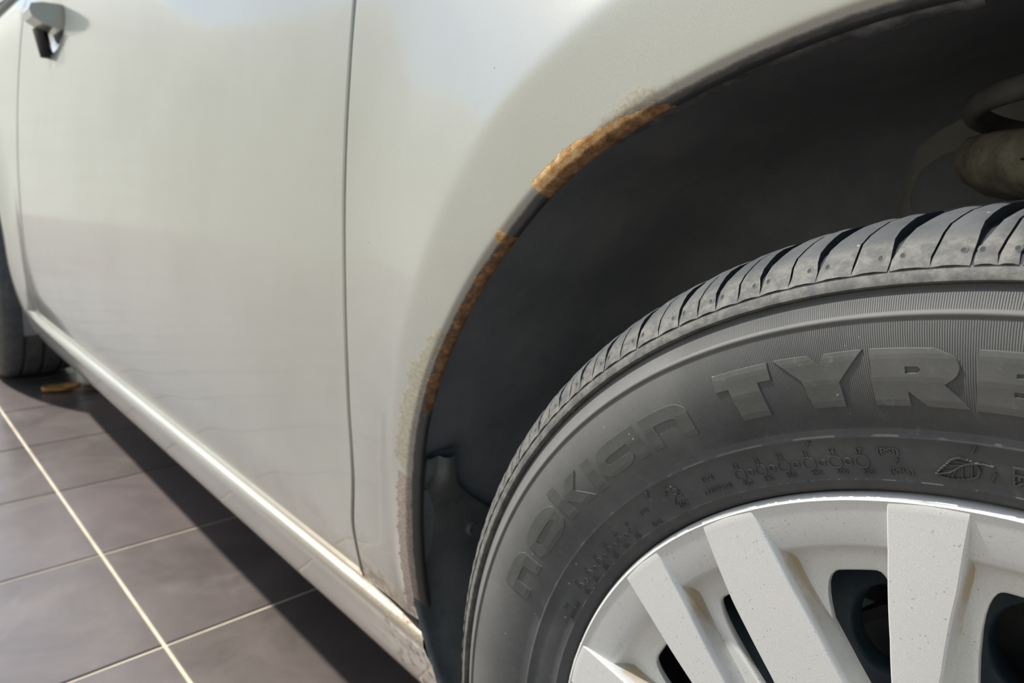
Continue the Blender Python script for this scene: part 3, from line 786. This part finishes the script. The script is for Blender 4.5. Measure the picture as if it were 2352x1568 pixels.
# tread shoulder blocks, pitches unequal as on the real tyre
bounds = [97.29, 102.18, 107.21, 111.76, 115.82, 119.68]
pitches = [4.35, 4.9, 4.5, 3.95, 4.1, 4.75, 5.0, 4.6, 4.0, 3.9]
while bounds[-1] < 97.29 + 360 - 7: bounds.append(bounds[-1] + pitches[len(bounds) % 10])
rest = 97.29 + 360 - bounds[-1]
bounds.append(97.29 + 360)
off_tab = np.array([0.80, 0.78, 0.70, 0.55, 0.36, 0.18, 0.0, -0.3, -0.7])      # slant of the grooves, degrees
half_gap = np.array([0.04, 0.10, 0.22, 0.36, 0.50, 0.64, 0.80, 0.90, 0.95])
PA = lambda r, y, a: (r * math.cos(a), y, r * math.sin(a))
def tread_block(a_left, a_right, idx):
    V, F, MI = [], [], []
    W = a_left - a_right
    sipe_c = 0.52
    rows = len(OP)
    wob = 0.06 * math.sin(idx * 2.3)
    for half in (0, 1):
        cols = 4
        base_i = len(V)
        for i in range(rows):
            l0 = a_left + off_tab[i] - half_gap[i] + 0.08 * math.sin(i * 2.1 + idx); r0 = a_right + off_tab[i] + half_gap[i] + 0.08 * math.sin(i * 1.7 + idx + 1)
            sp = 0.085 if 1 <= i <= 7 else 0.0
            mid = l0 + (r0 - l0) * sipe_c + wob
            e0, e1 = (l0, mid + sp) if half == 0 else (mid - sp, r0)
            for k in range(cols):
                a = R2(e0 + (e1 - e0) * k / (cols - 1))
                rad = OP[i][0] - (0.00045 if k in (0, cols - 1) else 0.0)
                V.append(PA(rad + (0.0004 if i == 0 else 0), OP[i][1] - (0.0005 if i == 0 else 0.0), a))
            for k in (0, cols - 1):
                a = R2(e0 + (e1 - e0) * k / (cols - 1))
                V.append(PA(BASE[i][0] - 0.0008, BASE[i][1] + 0.0002, a))
        st = cols + 2
        for i in range(rows - 1):
            o_ = base_i + i * st; p_ = o_ + st
            for k in range(cols - 1): F.append((o_ + k, o_ + k + 1, p_ + k + 1, p_ + k)); MI.append(0)
            F.append((o_ + cols, o_, p_, p_ + cols)); MI.append(1)
            F.append((o_ + cols - 1, o_ + cols + 1, p_ + cols + 1, p_ + cols - 1)); MI.append(1)
        o_ = base_i + (rows - 1) * st
        F.append((o_, o_ + cols - 1, o_ + cols + 1, o_ + cols)); MI.append(1)
        F.append((base_i, base_i + cols, base_i + cols + 1, base_i + cols - 1)); MI.append(0)
    # moulding dimples near the shoulder edge
    for fr in (0.14, 0.86):
        ca = a_left + off_tab[1] + (a_right - a_left) * fr
        rr, yy = 0.2995, -0.00495
        nb = len(V); NS = 10
        for k in range(NS):
            t = 2 * math.pi * k / NS
            for q in (0.0008, 0.0015):
                r_ = rr + q * math.sin(t); V.append(PA(r_, float(np.interp(r_, OP[:, 0], OP[:, 1])) - (0.00025 if q < 0.0012 else -0.0001), R2(ca) + q * math.cos(t) / rr))
        nc = len(V); V.append(PA(rr, yy + 0.0001, R2(ca)))
        for k in range(NS):
            a, b_ = nb + 2 * k, nb + 2 * ((k + 1) % NS)
            F.append((a, a + 1, b_ + 1, b_)); MI.append(0)
            F.append((nc, a, b_)); MI.append(1)
    me = mesh_from('tread_block', V, F, [tread_mat, groove_mat], True, 30)
    me.polygons.foreach_set('material_index', np.array(MI, dtype=np.int32))
    fix_normals(me)
    return me
for i in range(len(bounds) - 1):
    obj('tread_block', tread_block(bounds[i + 1], bounds[i], i), tyre)

# raised letters: outlines in (radius mm, angle deg) on the sidewall
def inside(p, loop):
    c = False; n = len(loop)
    for i in range(n):
        x1, y1 = loop[i]; x2, y2 = loop[(i + 1) % n]
        if (y1 > p[1]) != (y2 > p[1]) and p[0] < (x2 - x1) * (p[1] - y1) / (y2 - y1) + x1: c = not c
    return c
def refine(loop, step):
    out = []
    for i in range(len(loop)):
        a, b_ = Vector(loop[i]), Vector(loop[(i + 1) % len(loop)])
        k = max(1, int((b_ - a).length / step))
        for q in range(k): out.append(tuple(a + (b_ - a) * (q / k)))
    return out
def round_loop(loop, idx, r, n=4):
    out = []
    L = len(loop)
    for i, p in enumerate(loop):
        if i not in idx: out.append(p); continue
        p = Vector(p); a = Vector(loop[i - 1]); b_ = Vector(loop[(i + 1) % L])
        rr = min(r, (a - p).length * 0.45, (b_ - p).length * 0.45)
        p0 = p + (a - p).normalized() * rr; p1 = p + (b_ - p).normalized() * rr
        for k in range(n + 1):
            t = k / n; out.append(tuple(p0 * (1 - t) ** 2 + p * (2 * t * (1 - t)) + p1 * t * t))
    return out
def raised(name, loops, h, mat, rc=258.0, step=1.6, ysurf=sidewall_y, bevel=0.35):
    """loops: list of [(r_mm, deg)], first is the outline, others are counters."""
    UV = []; E_ = []
    lp = []
    for lo in loops:
        q = refine([(-R2(a) * rc, r) for r, a in lo], step)
        lp.append(q)
    pts = []
    for q in lp:
        b0 = len(pts); pts += q
        E_ += [(b0 + i, b0 + (i + 1) % len(q)) for i in range(len(q))]
    def isin(p): return inside(p, lp[0]) and not any(inside(p, q) for q in lp[1:])
    xs_ = [p[0] for p in pts]; ys_ = [p[1] for p in pts]
    gx = np.arange(min(xs_) + step / 2, max(xs_), step); gy = np.arange(min(ys_) + step / 2, max(ys_), step)
    arr = np.array(pts)
    for x in gx:
        for y in gy:
            if np.min((arr[:, 0] - x) ** 2 + (arr[:, 1] - y) ** 2) > (0.6 * step) ** 2 and isin((x, y)): pts.append((x, y))
    res = delaunay_2d_cdt([Vector(p) for p in pts], E_, [], 0, 1e-5)
    vo, eo, fo = res[0], res[1], res[2]
    fs = [f for f in fo if isin((sum(vo[k][0] for k in f) / len(f), sum(vo[k][1] for k in f) / len(f)))]
    def P(u, r, hh):
        a = -u / rc; r_ = r / 1000.0
        return (r_ * math.cos(a), ysurf(r_) - hh, r_ * math.sin(a))
    V = [P(v[0], v[1], h) for v in vo]
    nb = len(V)
    cnt = {}
    for f in fs:
        for i in range(len(f)):
            e = (f[i], f[(i + 1) % len(f)]); cnt[tuple(sorted(e))] = cnt.get(tuple(sorted(e)), 0) + 1
    bound = [e for e, c in cnt.items() if c == 1]
    # outward direction for a slightly drafted wall
    nrm = {}
    for a, b_ in bound:
        d = vo[b_] - vo[a]; n = Vector((d.y, -d.x)).normalized(); m_ = (vo[a] + vo[b_]) / 2
        if isin(tuple(m_ + n * 0.05)): n = -n
        for k in (a, b_): nrm.setdefault(k, Vector((0, 0))); nrm[k] += n
    low = {}
    for k, n in nrm.items():
        q = vo[k] + n.normalized() * bevel
        low[k] = len(V); V.append(P(q[0], q[1], -0.0004))
    F = [tuple(f) for f in fs] + [(a, b_, low[b_], low[a]) for a, b_ in bound]
    me = mesh_from(name, V, F, mat, False); fix_normals(me)
    # the recalculation may turn an open shell inside out
    me.update()
    return me
def letter(loops, h=0.0006, mat=letter_mat, name='raised_letter', **k):
    return obj(name, raised(name, loops, h, mat, **k), tyre)
# capitals
letter([[(268.5, 118.3), (268.3, 112.8), (261.7, 112.85), (261.7, 114.15), (248.0, 113.95), (248.0, 116.9), (261.7, 117.1), (261.8, 118.45)]])
letter([[(268.5, 112.2), (268.2, 109.3), (264.2, 108.5), (268.0, 107.9), (268.5, 104.95), (257.5, 107.1), (248.2, 107.05), (248.2, 109.85), (259.0, 110.15)]])
letter([round_loop([(268.5, 104.4), (268.3, 100.1), (265.8, 98.75), (262.6, 98.4), (258.9, 98.7), (256.1, 99.5), (248.3, 98.0), (248.2, 100.75), (253.6, 102.05), (248.2, 102.0), (248.4, 104.65)], {2, 3, 4}, 2), [(262.2, 102.05), (262.2, 101.2), (261.2, 100.98), (259.8, 101.2), (259.8, 102.07)]])
letter([[(268.2, 97.3), (268.2, 91.6), (262.6, 91.7), (261.6, 95.1), (260.2, 95.1), (260.2, 92.0), (255.8, 92.0), (255.8, 95.2), (254.2, 95.2), (253.2, 91.6), (248.0, 91.5), (248.0, 97.5)]])
letter([round_loop([(265.5, 90.8), (268.3, 89.0), (268.3, 85.6), (262.6, 85.6), (262.6, 88.2), (260.8, 88.2), (260.8, 86.4), (258.2, 85.0), (250.2, 85.0), (248.0, 86.8), (248.0, 90.6), (253.6, 90.6), (253.6, 87.6), (255.6, 87.6), (255.6, 89.4), (257.6, 90.8)], {0, 1, 6, 7, 8, 9, 14, 15}, 2.5)])
# lower-case word
LB = dict(h=0.00045)
letter([round_loop([(264.0, 160.7), (264.0, 156.2), (260.5, 154.7), (247.6, 154.6), (247.6, 156.3), (257.2, 156.5), (257.2, 159.0), (247.6, 159.1), (247.6, 160.8)], {1, 2, 5}, 2.5)], **LB)
letter([round_loop([(261.5, 153.4), (264.0, 151.4), (264.0, 147.6), (261.0, 145.9), (250.5, 145.9), (247.4, 147.6), (247.4, 151.6), (250.3, 153.45)], set(range(8)), 3), round_loop([(256.9, 152.0), (257.3, 147.6), (254.5, 147.2), (252.9, 151.9)], {0, 1, 2, 3}, 1)], **LB)
letter([[(266.8, 145.5), (266.6, 143.8), (257.5, 143.55), (264.2, 141.6), (264.0, 139.6), (257.1, 141.5), (247.8, 139.15), (247.8, 141.3), (255.5, 143.35), (247.8, 143.2), (247.8, 144.85)]], **LB)
letter([[(264.1, 138.5), (264.0, 137.0), (247.2, 136.75), (247.2, 138.4)]], **LB)
letter([round_loop([(264.2, 129.4), (248.6, 129.0), (248.4, 130.7), (252.6, 130.9), (249.0, 131.9), (248.6, 135.1), (252.4, 136.5), (260.8, 136.0), (264.0, 134.6)], {4, 5, 6, 7, 8}, 2.5), round_loop([(257.6, 134.9), (258.3, 131.1), (254.0, 131.2), (254.2, 134.8)], {0, 3}, 1)], **LB)
letter([round_loop([(264.2, 128.35), (264.3, 123.4), (260.4, 122.3), (248.1, 122.3), (248.5, 123.8), (258.6, 124.0), (258.6, 126.85), (248.6, 126.75), (248.4, 128.25)], {1, 2, 5}, 2.5)], **LB)

# small moulded text, bent along the sidewall
def moulded_text(txt, size_mm, r_mm, a_deg, sx=1.0, rot=0.0, h=0.00055, align='CENTER'):
    cu = bpy.data.curves.new('txt', 'FONT'); cu.body = txt; cu.size = size_mm; cu.align_x = align; cu.align_y = 'CENTER'
    cu.resolution_u = 2; cu.extrude = 0.3; cu.offset = 0.02 * size_mm
    to = bpy.data.objects.new('txt', cu); COL.objects.link(to)
    bpy.context.view_layer.update()
    src = bpy.data.meshes.new_from_object(to.evaluated_get(bpy.context.evaluated_depsgraph_get()))
    V = []
    for v in src.vertices:
        u, w_, d = v.co.x * sx, v.co.y, v.co.z
        if rot: u, w_ = u * math.cos(rot) - w_ * math.sin(rot), u * math.sin(rot) + w_ * math.cos(rot)
        r = (r_mm + w_) / 1000.0; a = R2(a_deg) - u / r_mm
        V.append((r * math.cos(a), sidewall_y(r) - (h if d > 0 else -0.0002), r * math.sin(a)))
    F = [tuple(p.vertices) for p in src.polygons]
    bpy.data.objects.remove(to); bpy.data.curves.remove(cu); bpy.data.meshes.remove(src)
    me = mesh_from('moulded_text', V, F, smalltext_mat, False); fix_normals(me)
    return obj('moulded_text', me, tyre)
def ring(r_mm, a_deg, rad, wdt=0.42, h=0.0006):
    V = []; n = 28
    for k in range(n):
        t = 2 * math.pi * k / n
        for q, hh in ((rad - wdt, -0.0002), (rad - wdt * 0.5, h), (rad + wdt * 0.5, h), (rad + wdt, -0.0002)):
            r = (r_mm + q * math.sin(t)) / 1000; a = R2(a_deg) + q * math.cos(t) / r_mm
            V.append((r * math.cos(a), sidewall_y(r) - hh, r * math.sin(a)))
    me = mesh_from('pressure_dot', V, grid_faces(n, 4, True), smalltext_mat, True, 40); fix_normals(me)
    obj('pressure_dot', me, tyre)
PSI = ['32', '35', '38', '41', '44', '47']; KPA = ['220', '240', '260', '280', '300', '320']
CA = [120.56, 117.95, 115.29, 112.51, 109.86, 107.31]
moulded_text('TIRE', 3.1, 229.0, 124.7, 1.15); moulded_text('PRESSURE', 3.1, 223.4, 124.25, 1.15)
for k, a in enumerate(CA):
    ring(226.4, a, 2.45); moulded_text(PSI[k], 2.9, 230.5, a + 0.1, 1.1); moulded_text(KPA[k], 2.7, 222.3, a - 0.35, 1.1)
    if k < 5: ring(226.4, (a + CA[k + 1]) / 2, 1.25)
moulded_text('(PSI)', 3.1, 230.6, 104.8, 1.4); moulded_text('(kPa)', 3.0, 223.0, 104.0, 1.4)
CB = [138.99, 141.67, 144.3, 147.08, 149.94, 152.83]
for k, a in enumerate(CB):
    ring(224.6, a, 2.1, 0.36, 0.0004); moulded_text(PSI[5 - k], 2.5, 228.6, a, 1.1, h=0.0004); moulded_text(KPA[5 - k], 2.4, 220.9, a, 1.1, h=0.0004)
    if k < 5: ring(224.6, (a + CB[k + 1]) / 2, 1.05, 0.34, 0.0004)
moulded_text('TIRE', 2.6, 227.2, 157.6, 1.1, h=0.0004); moulded_text('PRESSURE', 2.6, 222.0, 157.2, 1.1, h=0.0004)
moulded_text('(PSI)', 2.6, 228.6, 135.4, 1.2, h=0.0004); moulded_text('(kPa)', 2.6, 221.2, 135.0, 1.2, h=0.0004)
moulded_text('LES', 5.0, 226.8, 94.95, 1.0, rot=-math.pi / 2, h=0.0008)

def ridge(name, pts, wdt, h, mat=smalltext_mat):
    """thin moulded rib through (r_mm, deg) points"""
    P = [Vector((-R2(a) * 226.0, r)) for r, a in pts]
    V = []
    for i, p in enumerate(P):
        d = (P[min(i + 1, len(P) - 1)] - P[max(i - 1, 0)]).normalized(); n = Vector((-d.y, d.x))
        for q, hh in ((-1, -0.0002), (-0.45, h), (0.45, h), (1, -0.0002)):
            s = p + n * (q * wdt); r = s.y / 1000; a = -s.x / 226.0
            V.append((r * math.cos(a), sidewall_y(r) - hh, r * math.sin(a)))
    me = mesh_from(name, V, grid_faces(len(P), 4), mat, True, 40); fix_normals(me)
    return obj(name, me, tyre)
leaf_out = [(223.4, 101.08), (225.6, 100.6), (227.6, 100.07), (229.2, 99.75), (230.1, 99.34), (230.5, 99.0), (230.2, 98.75), (229.6, 98.28), (229.0, 98.08), (227.9, 97.75), (226.3, 97.67), (224.2, 97.9), (223.1, 98.44), (222.6, 99.08), (222.4, 99.94), (222.8, 100.59), (223.4, 101.08)]
fine = []
for i in range(len(leaf_out) - 1):
    for k in range(6):
        t = k / 6; r = leaf_out[i][0] * (1 - t) + leaf_out[i + 1][0] * t; a = leaf_out[i][1] * (1 - t) + leaf_out[i + 1][1] * t
        g = 0.32 if (k % 3) == 0 else -0.12
        cr, ca = 226.0, 99.2; L = math.hypot(r - cr, (a - ca) * 3.94)
        fine.append((r + g * (r - cr) / L, a + g * (a - ca) / L))
fine.append(fine[0])
ridge('leaf_emblem', fine, 0.42, 0.0010)
ridge('leaf_vein', [(223.4, 101.08), (224.6, 99.92), (226.0, 99.45), (227.4, 99.06), (228.6, 98.5), (229.0, 98.08), (229.3, 97.36), (228.7, 96.65)], 0.5, 0.0011)
VN = [((229.1, 99.39), (228.6, 98.32)), ((227.4, 99.86), (227.8, 98.94)), ((225.0, 100.4), (225.5, 99.57)), ((227.3, 98.94), (222.8, 99.05)), ((228.6, 98.2), (223.3, 98.32)), ((225.4, 99.49), (222.9, 99.85))]
for a, b_ in VN: ridge('leaf_vein', [a, ((a[0] + b_[0]) / 2, (a[1] + b_[1]) / 2), b_], 0.36, 0.0009)
# little tower pictogram with a code below
for pts in ([(231.6, 131.0), (231.8, 130.4), (231.0, 129.9)], [(229.6, 131.2), (230.4, 130.7)], [(231.2, 129.5), (229.6, 129.2)], [(229.0, 130.2), (226.4, 129.0)], [(226.2, 130.4), (229.2, 129.0)], [(224.0, 130.7), (226.4, 130.2)]):
    ridge('pictogram_rib', pts, 0.4, 0.0008)
moulded_text('1ED', 3.4, 222.6, 129.7, 1.0, h=0.0008)
# mould flash marks
for pts in ([(235.9, 97.82), (232.7, 98.12)], [(227.0, 96.52), (223.1, 96.88)], [(218.9, 97.35), (215.8, 97.67)], [(235.4, 111.6), (233.4, 112.1)], [(228.2, 104.0), (226.2, 104.35)], [(219.4, 113.4), (217.2, 113.7)], [(235.6, 132.9), (232.6, 133.4)], [(219.0, 127.6), (216.8, 128.2)], [(217.6, 152.0), (219.4, 151.0)]):
    ridge('mould_mark', pts, 0.32, 0.0010)

# ------------------------------------------------------------------ wheel cover
HUB_D = 0.034
ring_prof = [(0.2085, 0.020), (0.2122, 0.010), (0.2132, 0.0055), (0.2130, 0.0018), (0.2120, 0.0002), (0.2108, -0.0006), (0.2092, 0.0002), (0.2060, 0.0009), (0.2000, 0.0024), (0.1950, 0.0038), (0.1924, 0.0047), (0.1915, 0.0053), (0.1900, 0.0080), (0.1878, 0.0115), (0.1850, 0.0140)]
TYPE1 = dict(l=[(0.2125, 3.6), (0.21, 3.7), (0.19, 4.6), (0.156, 6.6), (0.10, 11.0)], r=[(0.2125, -3.95), (0.211, -3.9), (0.181, -2.4), (0.148, 0.15), (0.10, 5.0)])
TYPE2 = dict(l=[(0.2125, 3.8), (0.212, 3.8), (0.176, 5.6), (0.142, 6.5), (0.10, 8.5)], r=[(0.2125, -3.7), (0.209, -3.75), (0.175, -4.7), (0.138, -6.5), (0.10, -9.0)])
spokes = []
for k in range(9):
    spokes.append((142.0 - 39.6 * (k - 0) if k < 3 else 142.0 + 40.0 * (9 - k), TYPE1))
    spokes.append((125.4 - 39.6 * k if k < 3 else 125.4 + 40.0 * (9 - k), TYPE2))
def edge_ang(tab, r):
    rs_ = [p[0] for p in tab][::-1]; as_ = [p[1] for p in tab][::-1]
    return float(np.interp(r, rs_, as_))
# rim ring with the dish running inward; its inner edge forms the window outlines
sp_sorted = sorted([(a % 360, t) for a, t in spokes])
def window_inner(th):
    # inner radius of the dish at this angle: tight between spokes, full at them
    best = None
    for i in range(len(sp_sorted)):
        a0, t0 = sp_sorted[i]; a1, t1 = sp_sorted[(i + 1) % len(sp_sorted)]
        if a1 <= a0: a1 += 360
        tt = th % 360
        if tt < a0: tt += 360
        if a0 <= tt <= a1:
            lo = a0 + edge_ang(t0['l'], 0.165); hi = a1 + edge_ang(t1['r'], 0.165)
            lo -= 0.3; hi -= (0.0 if t1 is TYPE2 else 1.4)
            if tt <= lo or tt >= hi: return 0.128
            q0 = min(1.0, (tt - lo) / 3.0); q1 = min(1.0, (hi - tt) / (4.6 if t1 is TYPE2 else 3.4)); q = min(q0, q1)
            return 0.128 + 0.0500 * math.sqrt(max(0, 1 - (1 - q) ** 2.6))
    return 0.18
V = []; NA = 900
for i in range(NA):
    th = 360.0 * i / NA; t = R2(th); c, s = math.cos(t), math.sin(t)
    rin = window_inner(th)
    for r, y in ring_prof:
        V.append((r * c, y, r * s))
    r0, y0 = 0.1850, 0.0140
    for q in (0.25, 0.55, 0.85, 1.0):
        r = r0 + (rin - r0) * q; V.append((r * c, y0 + 0.0025 * q, r * s))
    V.append(((rin - 0.0004) * c, y0 + 0.0045, (rin - 0.0004) * s)); V.append(((rin + 0.001) * c, y0 + 0.0060, (rin + 0.001) * s))
nc = len(ring_prof) + 6
me = mesh_from('wheel_cover', V, grid_faces(NA, nc, True), cover_mat, True, 60)
me.attributes.new('stain', 'FLOAT', 'POINT')
fix_normals(me)
cover = obj('wheel_cover', me, car); cover['label'] = 'silver plastic wheel cover with paired straight spokes'
def spoke_mesh(typ):
    V, F, ST = [], [], []
    rs_ = np.concatenate([[0.2122, 0.2112, 0.2098], np.linspace(0.207, 0.085, 42)])
    for r in rs_:
        al, ar = edge_ang(typ['l'], r), edge_ang(typ['r'], r)
        inn = (0.213 - r) / 0.13
        yf = -0.0004 + 0.0050 * inn + 0.004 * inn * inn if r < 0.2095 else 0.0 + (r - 0.2095) * 0.2 - 0.0004
        deep = min(0.0145, max(0.0016, (0.2118 - r) * 0.85))
        dr = R2(1) * r                       # metres per degree
        draft = (0.0006 + 0.05 * deep) / dr; draft_l = (0.0005 + 0.03 * deep) / dr
        be = 0.0006 / dr
        cols = [(al + draft_l, yf + deep + 0.002), (al + draft_l * 0.4, yf + deep * 0.5), (al + be * 0.5, yf + 0.0012), (al, yf + 0.0004), (al - be, yf), (al * 0.5 + ar * 0.5, yf - 0.0003), (ar + be, yf), (ar + be * 0.25, yf + 0.0003), (ar - be * 0.5, yf + 0.0011), (ar - draft * 0.35, yf + deep * 0.35), (ar - draft * 0.7, yf + deep * 0.7), (ar - draft, yf + deep + 0.002)]
        for k, (a, y) in enumerate(cols):
            V.append((r * math.cos(R2(a)), y, r * math.sin(R2(a))))
            st = 0.0
            if k >= 9:
                st = {9: 0.55, 10: 0.85, 11: 0.55}[k] * max(0, 1 - abs(r - 0.182) / 0.042) + 0.12
            ST.append(st)
    n = 12
    F = grid_faces(len(rs_), n)
    F.append(tuple(range(n)))
    me = mesh_from('spoke', V, F, cover_mat, True, 28)
    at = me.attributes.new('stain', 'FLOAT', 'POINT'); at.data.foreach_set('value', np.array(ST, dtype=np.float32))
    fix_normals(me)
    return me
SM = {id(TYPE1): spoke_mesh(TYPE1), id(TYPE2): spoke_mesh(TYPE2)}
for a, t in spokes:
    obj('spoke', SM[id(t)], cover, Matrix.Rotation(-R2(a), 4, 'Y'))
hubp = [(0.108, 0.030), (0.100, 0.020), (0.085, 0.012), (0.060, 0.008), (0.040, 0.007), (0.032, 0.0075), (0.030, 0.0105), (0.028, 0.0075), (0.0, 0.0055)]
V, F = lathe(hubp, 96); me = mesh_from('hub_cap', V, F, cover_mat, True, 35); me.attributes.new('stain', 'FLOAT', 'POINT'); fix_normals(me)
obj('hub_cap', me, cover)

# steel wheel seen through the windows: dished disc with round vent holes
V = []; hole_r = 0.0195; HR = 0.138
holes = [119.4 + 24.0 * k for k in range(15)]
def disc_y(r): return float(np.interp(r, [0.05, 0.09, 0.115, 0.14, 0.165, 0.180, 0.190], [0.052, 0.050, 0.052, 0.058, 0.066, 0.074, 0.090]))
pts2 = []; edges2 = []
def add_loop(l):
    b0 = len(pts2); pts2.extend(l); edges2.extend([(b0 + i, b0 + (i + 1) % len(l)) for i in range(len(l))])
add_loop([(0.190 * math.cos(R2(a)), 0.190 * math.sin(R2(a))) for a in np.arange(0, 360, 3)])
add_loop([(0.05 * math.cos(R2(a)), 0.05 * math.sin(R2(a))) for a in np.arange(0, 360, 9)])
hc = []
for a in holes:
    cx, cy = HR * math.cos(R2(a)), HR * math.sin(R2(a)); hc.append((cx, cy))
    add_loop([(cx + hole_r * math.cos(t), cy + hole_r * math.sin(t)) for t in np.linspace(0, 2 * math.pi, 41)[:-1]])
for r in (0.07, 0.09, 0.10, 0.11, 0.12, 0.13, 0.14, 0.15, 0.16, 0.17, 0.18):
    for a in np.arange(0, 360, 4):
        p = (r * math.cos(R2(a)), r * math.sin(R2(a)))
        if all(math.hypot(p[0] - h[0], p[1] - h[1]) > hole_r + 0.002 for h in hc): pts2.append(p)
vo, eo, fo = delaunay_2d_cdt([Vector(p) for p in pts2], edges2, [], 0, 1e-6)[:3]
fs = []
for f in fo:
    cx = sum(vo[k][0] for k in f) / 3; cy = sum(vo[k][1] for k in f) / 3
    if math.hypot(cx, cy) < 0.05 or any(math.hypot(cx - h[0], cy - h[1]) < hole_r * 0.98 for h in hc): continue
    fs.append(tuple(f))
V = [(v[0], disc_y(math.hypot(v[0], v[1])), v[1]) for v in vo]
for h in hc:                                             # turned-in hole edges
    b0 = len(V); n = 40
    for k in range(n):
        t = 2 * math.pi * k / n
        for q, dy in ((0.0, 0.0), (-0.0010, 0.0006), (-0.0020, 0.0024), (-0.0022, 0.010)):
            x, z = h[0] + (hole_r + q) * math.cos(t), h[1] + (hole_r + q) * math.sin(t)
            xo, zo = h[0] + hole_r * math.cos(t), h[1] + hole_r * math.sin(t)
            V.append((x, disc_y(math.hypot(xo, zo)) + dy, z))
    fs += [tuple(b0 + i for i in f) for f in grid_faces(n, 4, True)]
me = mesh_from('steel_wheel', V, fs, steel_mat, True, 45); fix_normals(me)
steel = obj('steel_wheel', me, car); steel['label'] = 'blue-black steel wheel behind the cover'
V, F = lathe([(0.190, 0.090), (0.196, 0.06), (0.203, 0.030), (0.211, 0.014), (0.2125, 0.012), (0.214, 0.016), (0.205, 0.03), (0.200, 0.19), (0.214, 0.20)], 120)
me = mesh_from('rim_barrel', V, F, blackgap_mat, True, 40); fix_normals(me); obj('rim_barrel', me, steel)
V, F = lathe([(0.0, 0.105), (0.13, 0.105), (0.135, 0.108), (0.135, 0.122), (0.0, 0.122)], 96)
me = mesh_from('brake_disc', V, F, spring_mat, True, 30); fix_normals(me); obj('brake_disc', me, car)

# ------------------------------------------------------------------ other tyres (rear one shows at the left edge)
rt_prof = [(0.20, 0.02), (0.215, 0.0), (0.235, -0.006), (0.262, -0.013), (0.285, -0.009), (0.300, -0.003), (0.309, 0.010), (0.3135, 0.024), (0.3135, 0.046), (0.306, 0.048), (0.306, 0.054), (0.315, 0.056), (0.3155, 0.092), (0.307, 0.094), (0.307, 0.102), (0.3155, 0.104), (0.315, 0.140), (0.306, 0.142), (0.306, 0.148), (0.3135, 0.150), (0.309, 0.185), (0.295, 0.198), (0.262, 0.207), (0.21, 0.19)]
V, F = lathe(rt_prof, 160)
rear_me = mesh_from('rear_tyre', V, F, tread_mat, True, 38); fix_normals(rear_me)
obj('tyre', rear_me, car, Matrix.Translation((-2.60, -0.008, 0.006)))['label'] = 'dark rear tyre at the far end of the sill'
wc_prof = [(0.213, 0.012), (0.212, 0.0), (0.205, 0.002), (0.19, 0.012), (0.15, 0.02), (0.08, 0.015), (0.0, 0.012)]
V, F = lathe(wc_prof, 90); wcm = mesh_from('rear_wheel_cover', V, F, cover_mat, True, 30); wcm.attributes.new('stain', 'FLOAT', 'POINT'); fix_normals(wcm)
obj('wheel_cover', wcm, car, Matrix.Translation((-2.60, -0.008, 0.006)))
flip = Matrix.Rotation(math.pi, 4, 'Z')
for x in (0.0, -2.60):
    obj('tyre', rear_me, car, Matrix.Translation((x, 1.71, 0.006)) @ flip)
V = []
for th in np.linspace(-20, 200, 60):
    t = R2(th)
    for y in (0.03, 0.10, 0.20, 0.33): V.append((RA[0] + 0.372 * math.cos(t), y, RA[1] + 0.372 * math.sin(t)))
me = mesh_from('rear_arch_liner', V, grid_faces(60, 4), liner_mat, True); fix_normals(me); obj('wheel_arch_liner', me, car)

# ------------------------------------------------------------------ small things on the floor by the rear tyre
def dry_leaf(name, cx, cy, L, Wd, rot, mat, curl):
    V = []; nu, nv = 15, 7
    for i in range(nu):
        u = i / (nu - 1); wv_ = Wd * math.sin(math.pi * min(1, u * 0.96 + 0.03)) ** 0.8 * (1 + 0.15 * math.sin(u * 14))
        for j in range(nv):
            v = j / (nv - 1) * 2 - 1
            x, y = (u - 0.5) * L, v * wv_ / 2
            z = curl * (v * v) + 0.25 * curl * (2 * u - 1) ** 2 + 0.0015
            V.append((cx + x * math.cos(rot) - y * math.sin(rot), cy + x * math.sin(rot) + y * math.cos(rot), FLOOR_Z + 0.0004 + z))
    me = mesh_from(name, V, grid_faces(nu, nv), mat, True)
    bm = bmesh.new(); bm.from_mesh(me); bmesh.ops.solidify(bm, geom=bm.faces[:], thickness=0.0008); bm.to_mesh(me); bm.free()
    return obj(name, me)
l1 = dry_leaf('dry_leaf', -2.300, 0.112, 0.095, 0.055, R2(80), leaf_mat, 0.014)
tag(l1, 'orange dry leaf lying on the floor in front of the rear tyre', 'leaf', 'dry leaves by the rear tyre')
l2 = dry_leaf('dry_leaf', -2.262, 0.205, 0.10, 0.045, R2(95), leaf2_mat, 0.010)
tag(l2, 'brown dry leaf on the floor under the sill, beside the pale stone', 'leaf', 'dry leaves by the rear tyre')
bm = bmesh.new(); bmesh.ops.create_icosphere(bm, subdivisions=3, radius=1.0)
for v in bm.verts:
    n = v.co.normalized(); k = 1 + 0.10 * math.sin(n.x * 5 + 1) * math.cos(n.y * 4) + 0.06 * math.sin(n.z * 7)
    bx = Vector([math.copysign(abs(q) ** 0.55, q) for q in n])
    v.co = Vector((bx.x * 0.032 * k, bx.y * 0.036 * k, bx.z * 0.044 * k))
zmin = min(v.co.z for v in bm.verts)
for v in bm.verts: v.co += Vector((-2.325, 0.195, FLOOR_Z - zmin - 0.0003))
me = bpy.data.meshes.new('stone'); bm.to_mesh(me); bm.free(); me.materials.append(stone_mat)
me.polygons.foreach_set('use_smooth', [True] * len(me.polygons))
tag(obj('stone', me), 'pale stone block on the floor beside the rear tyre', 'stone')
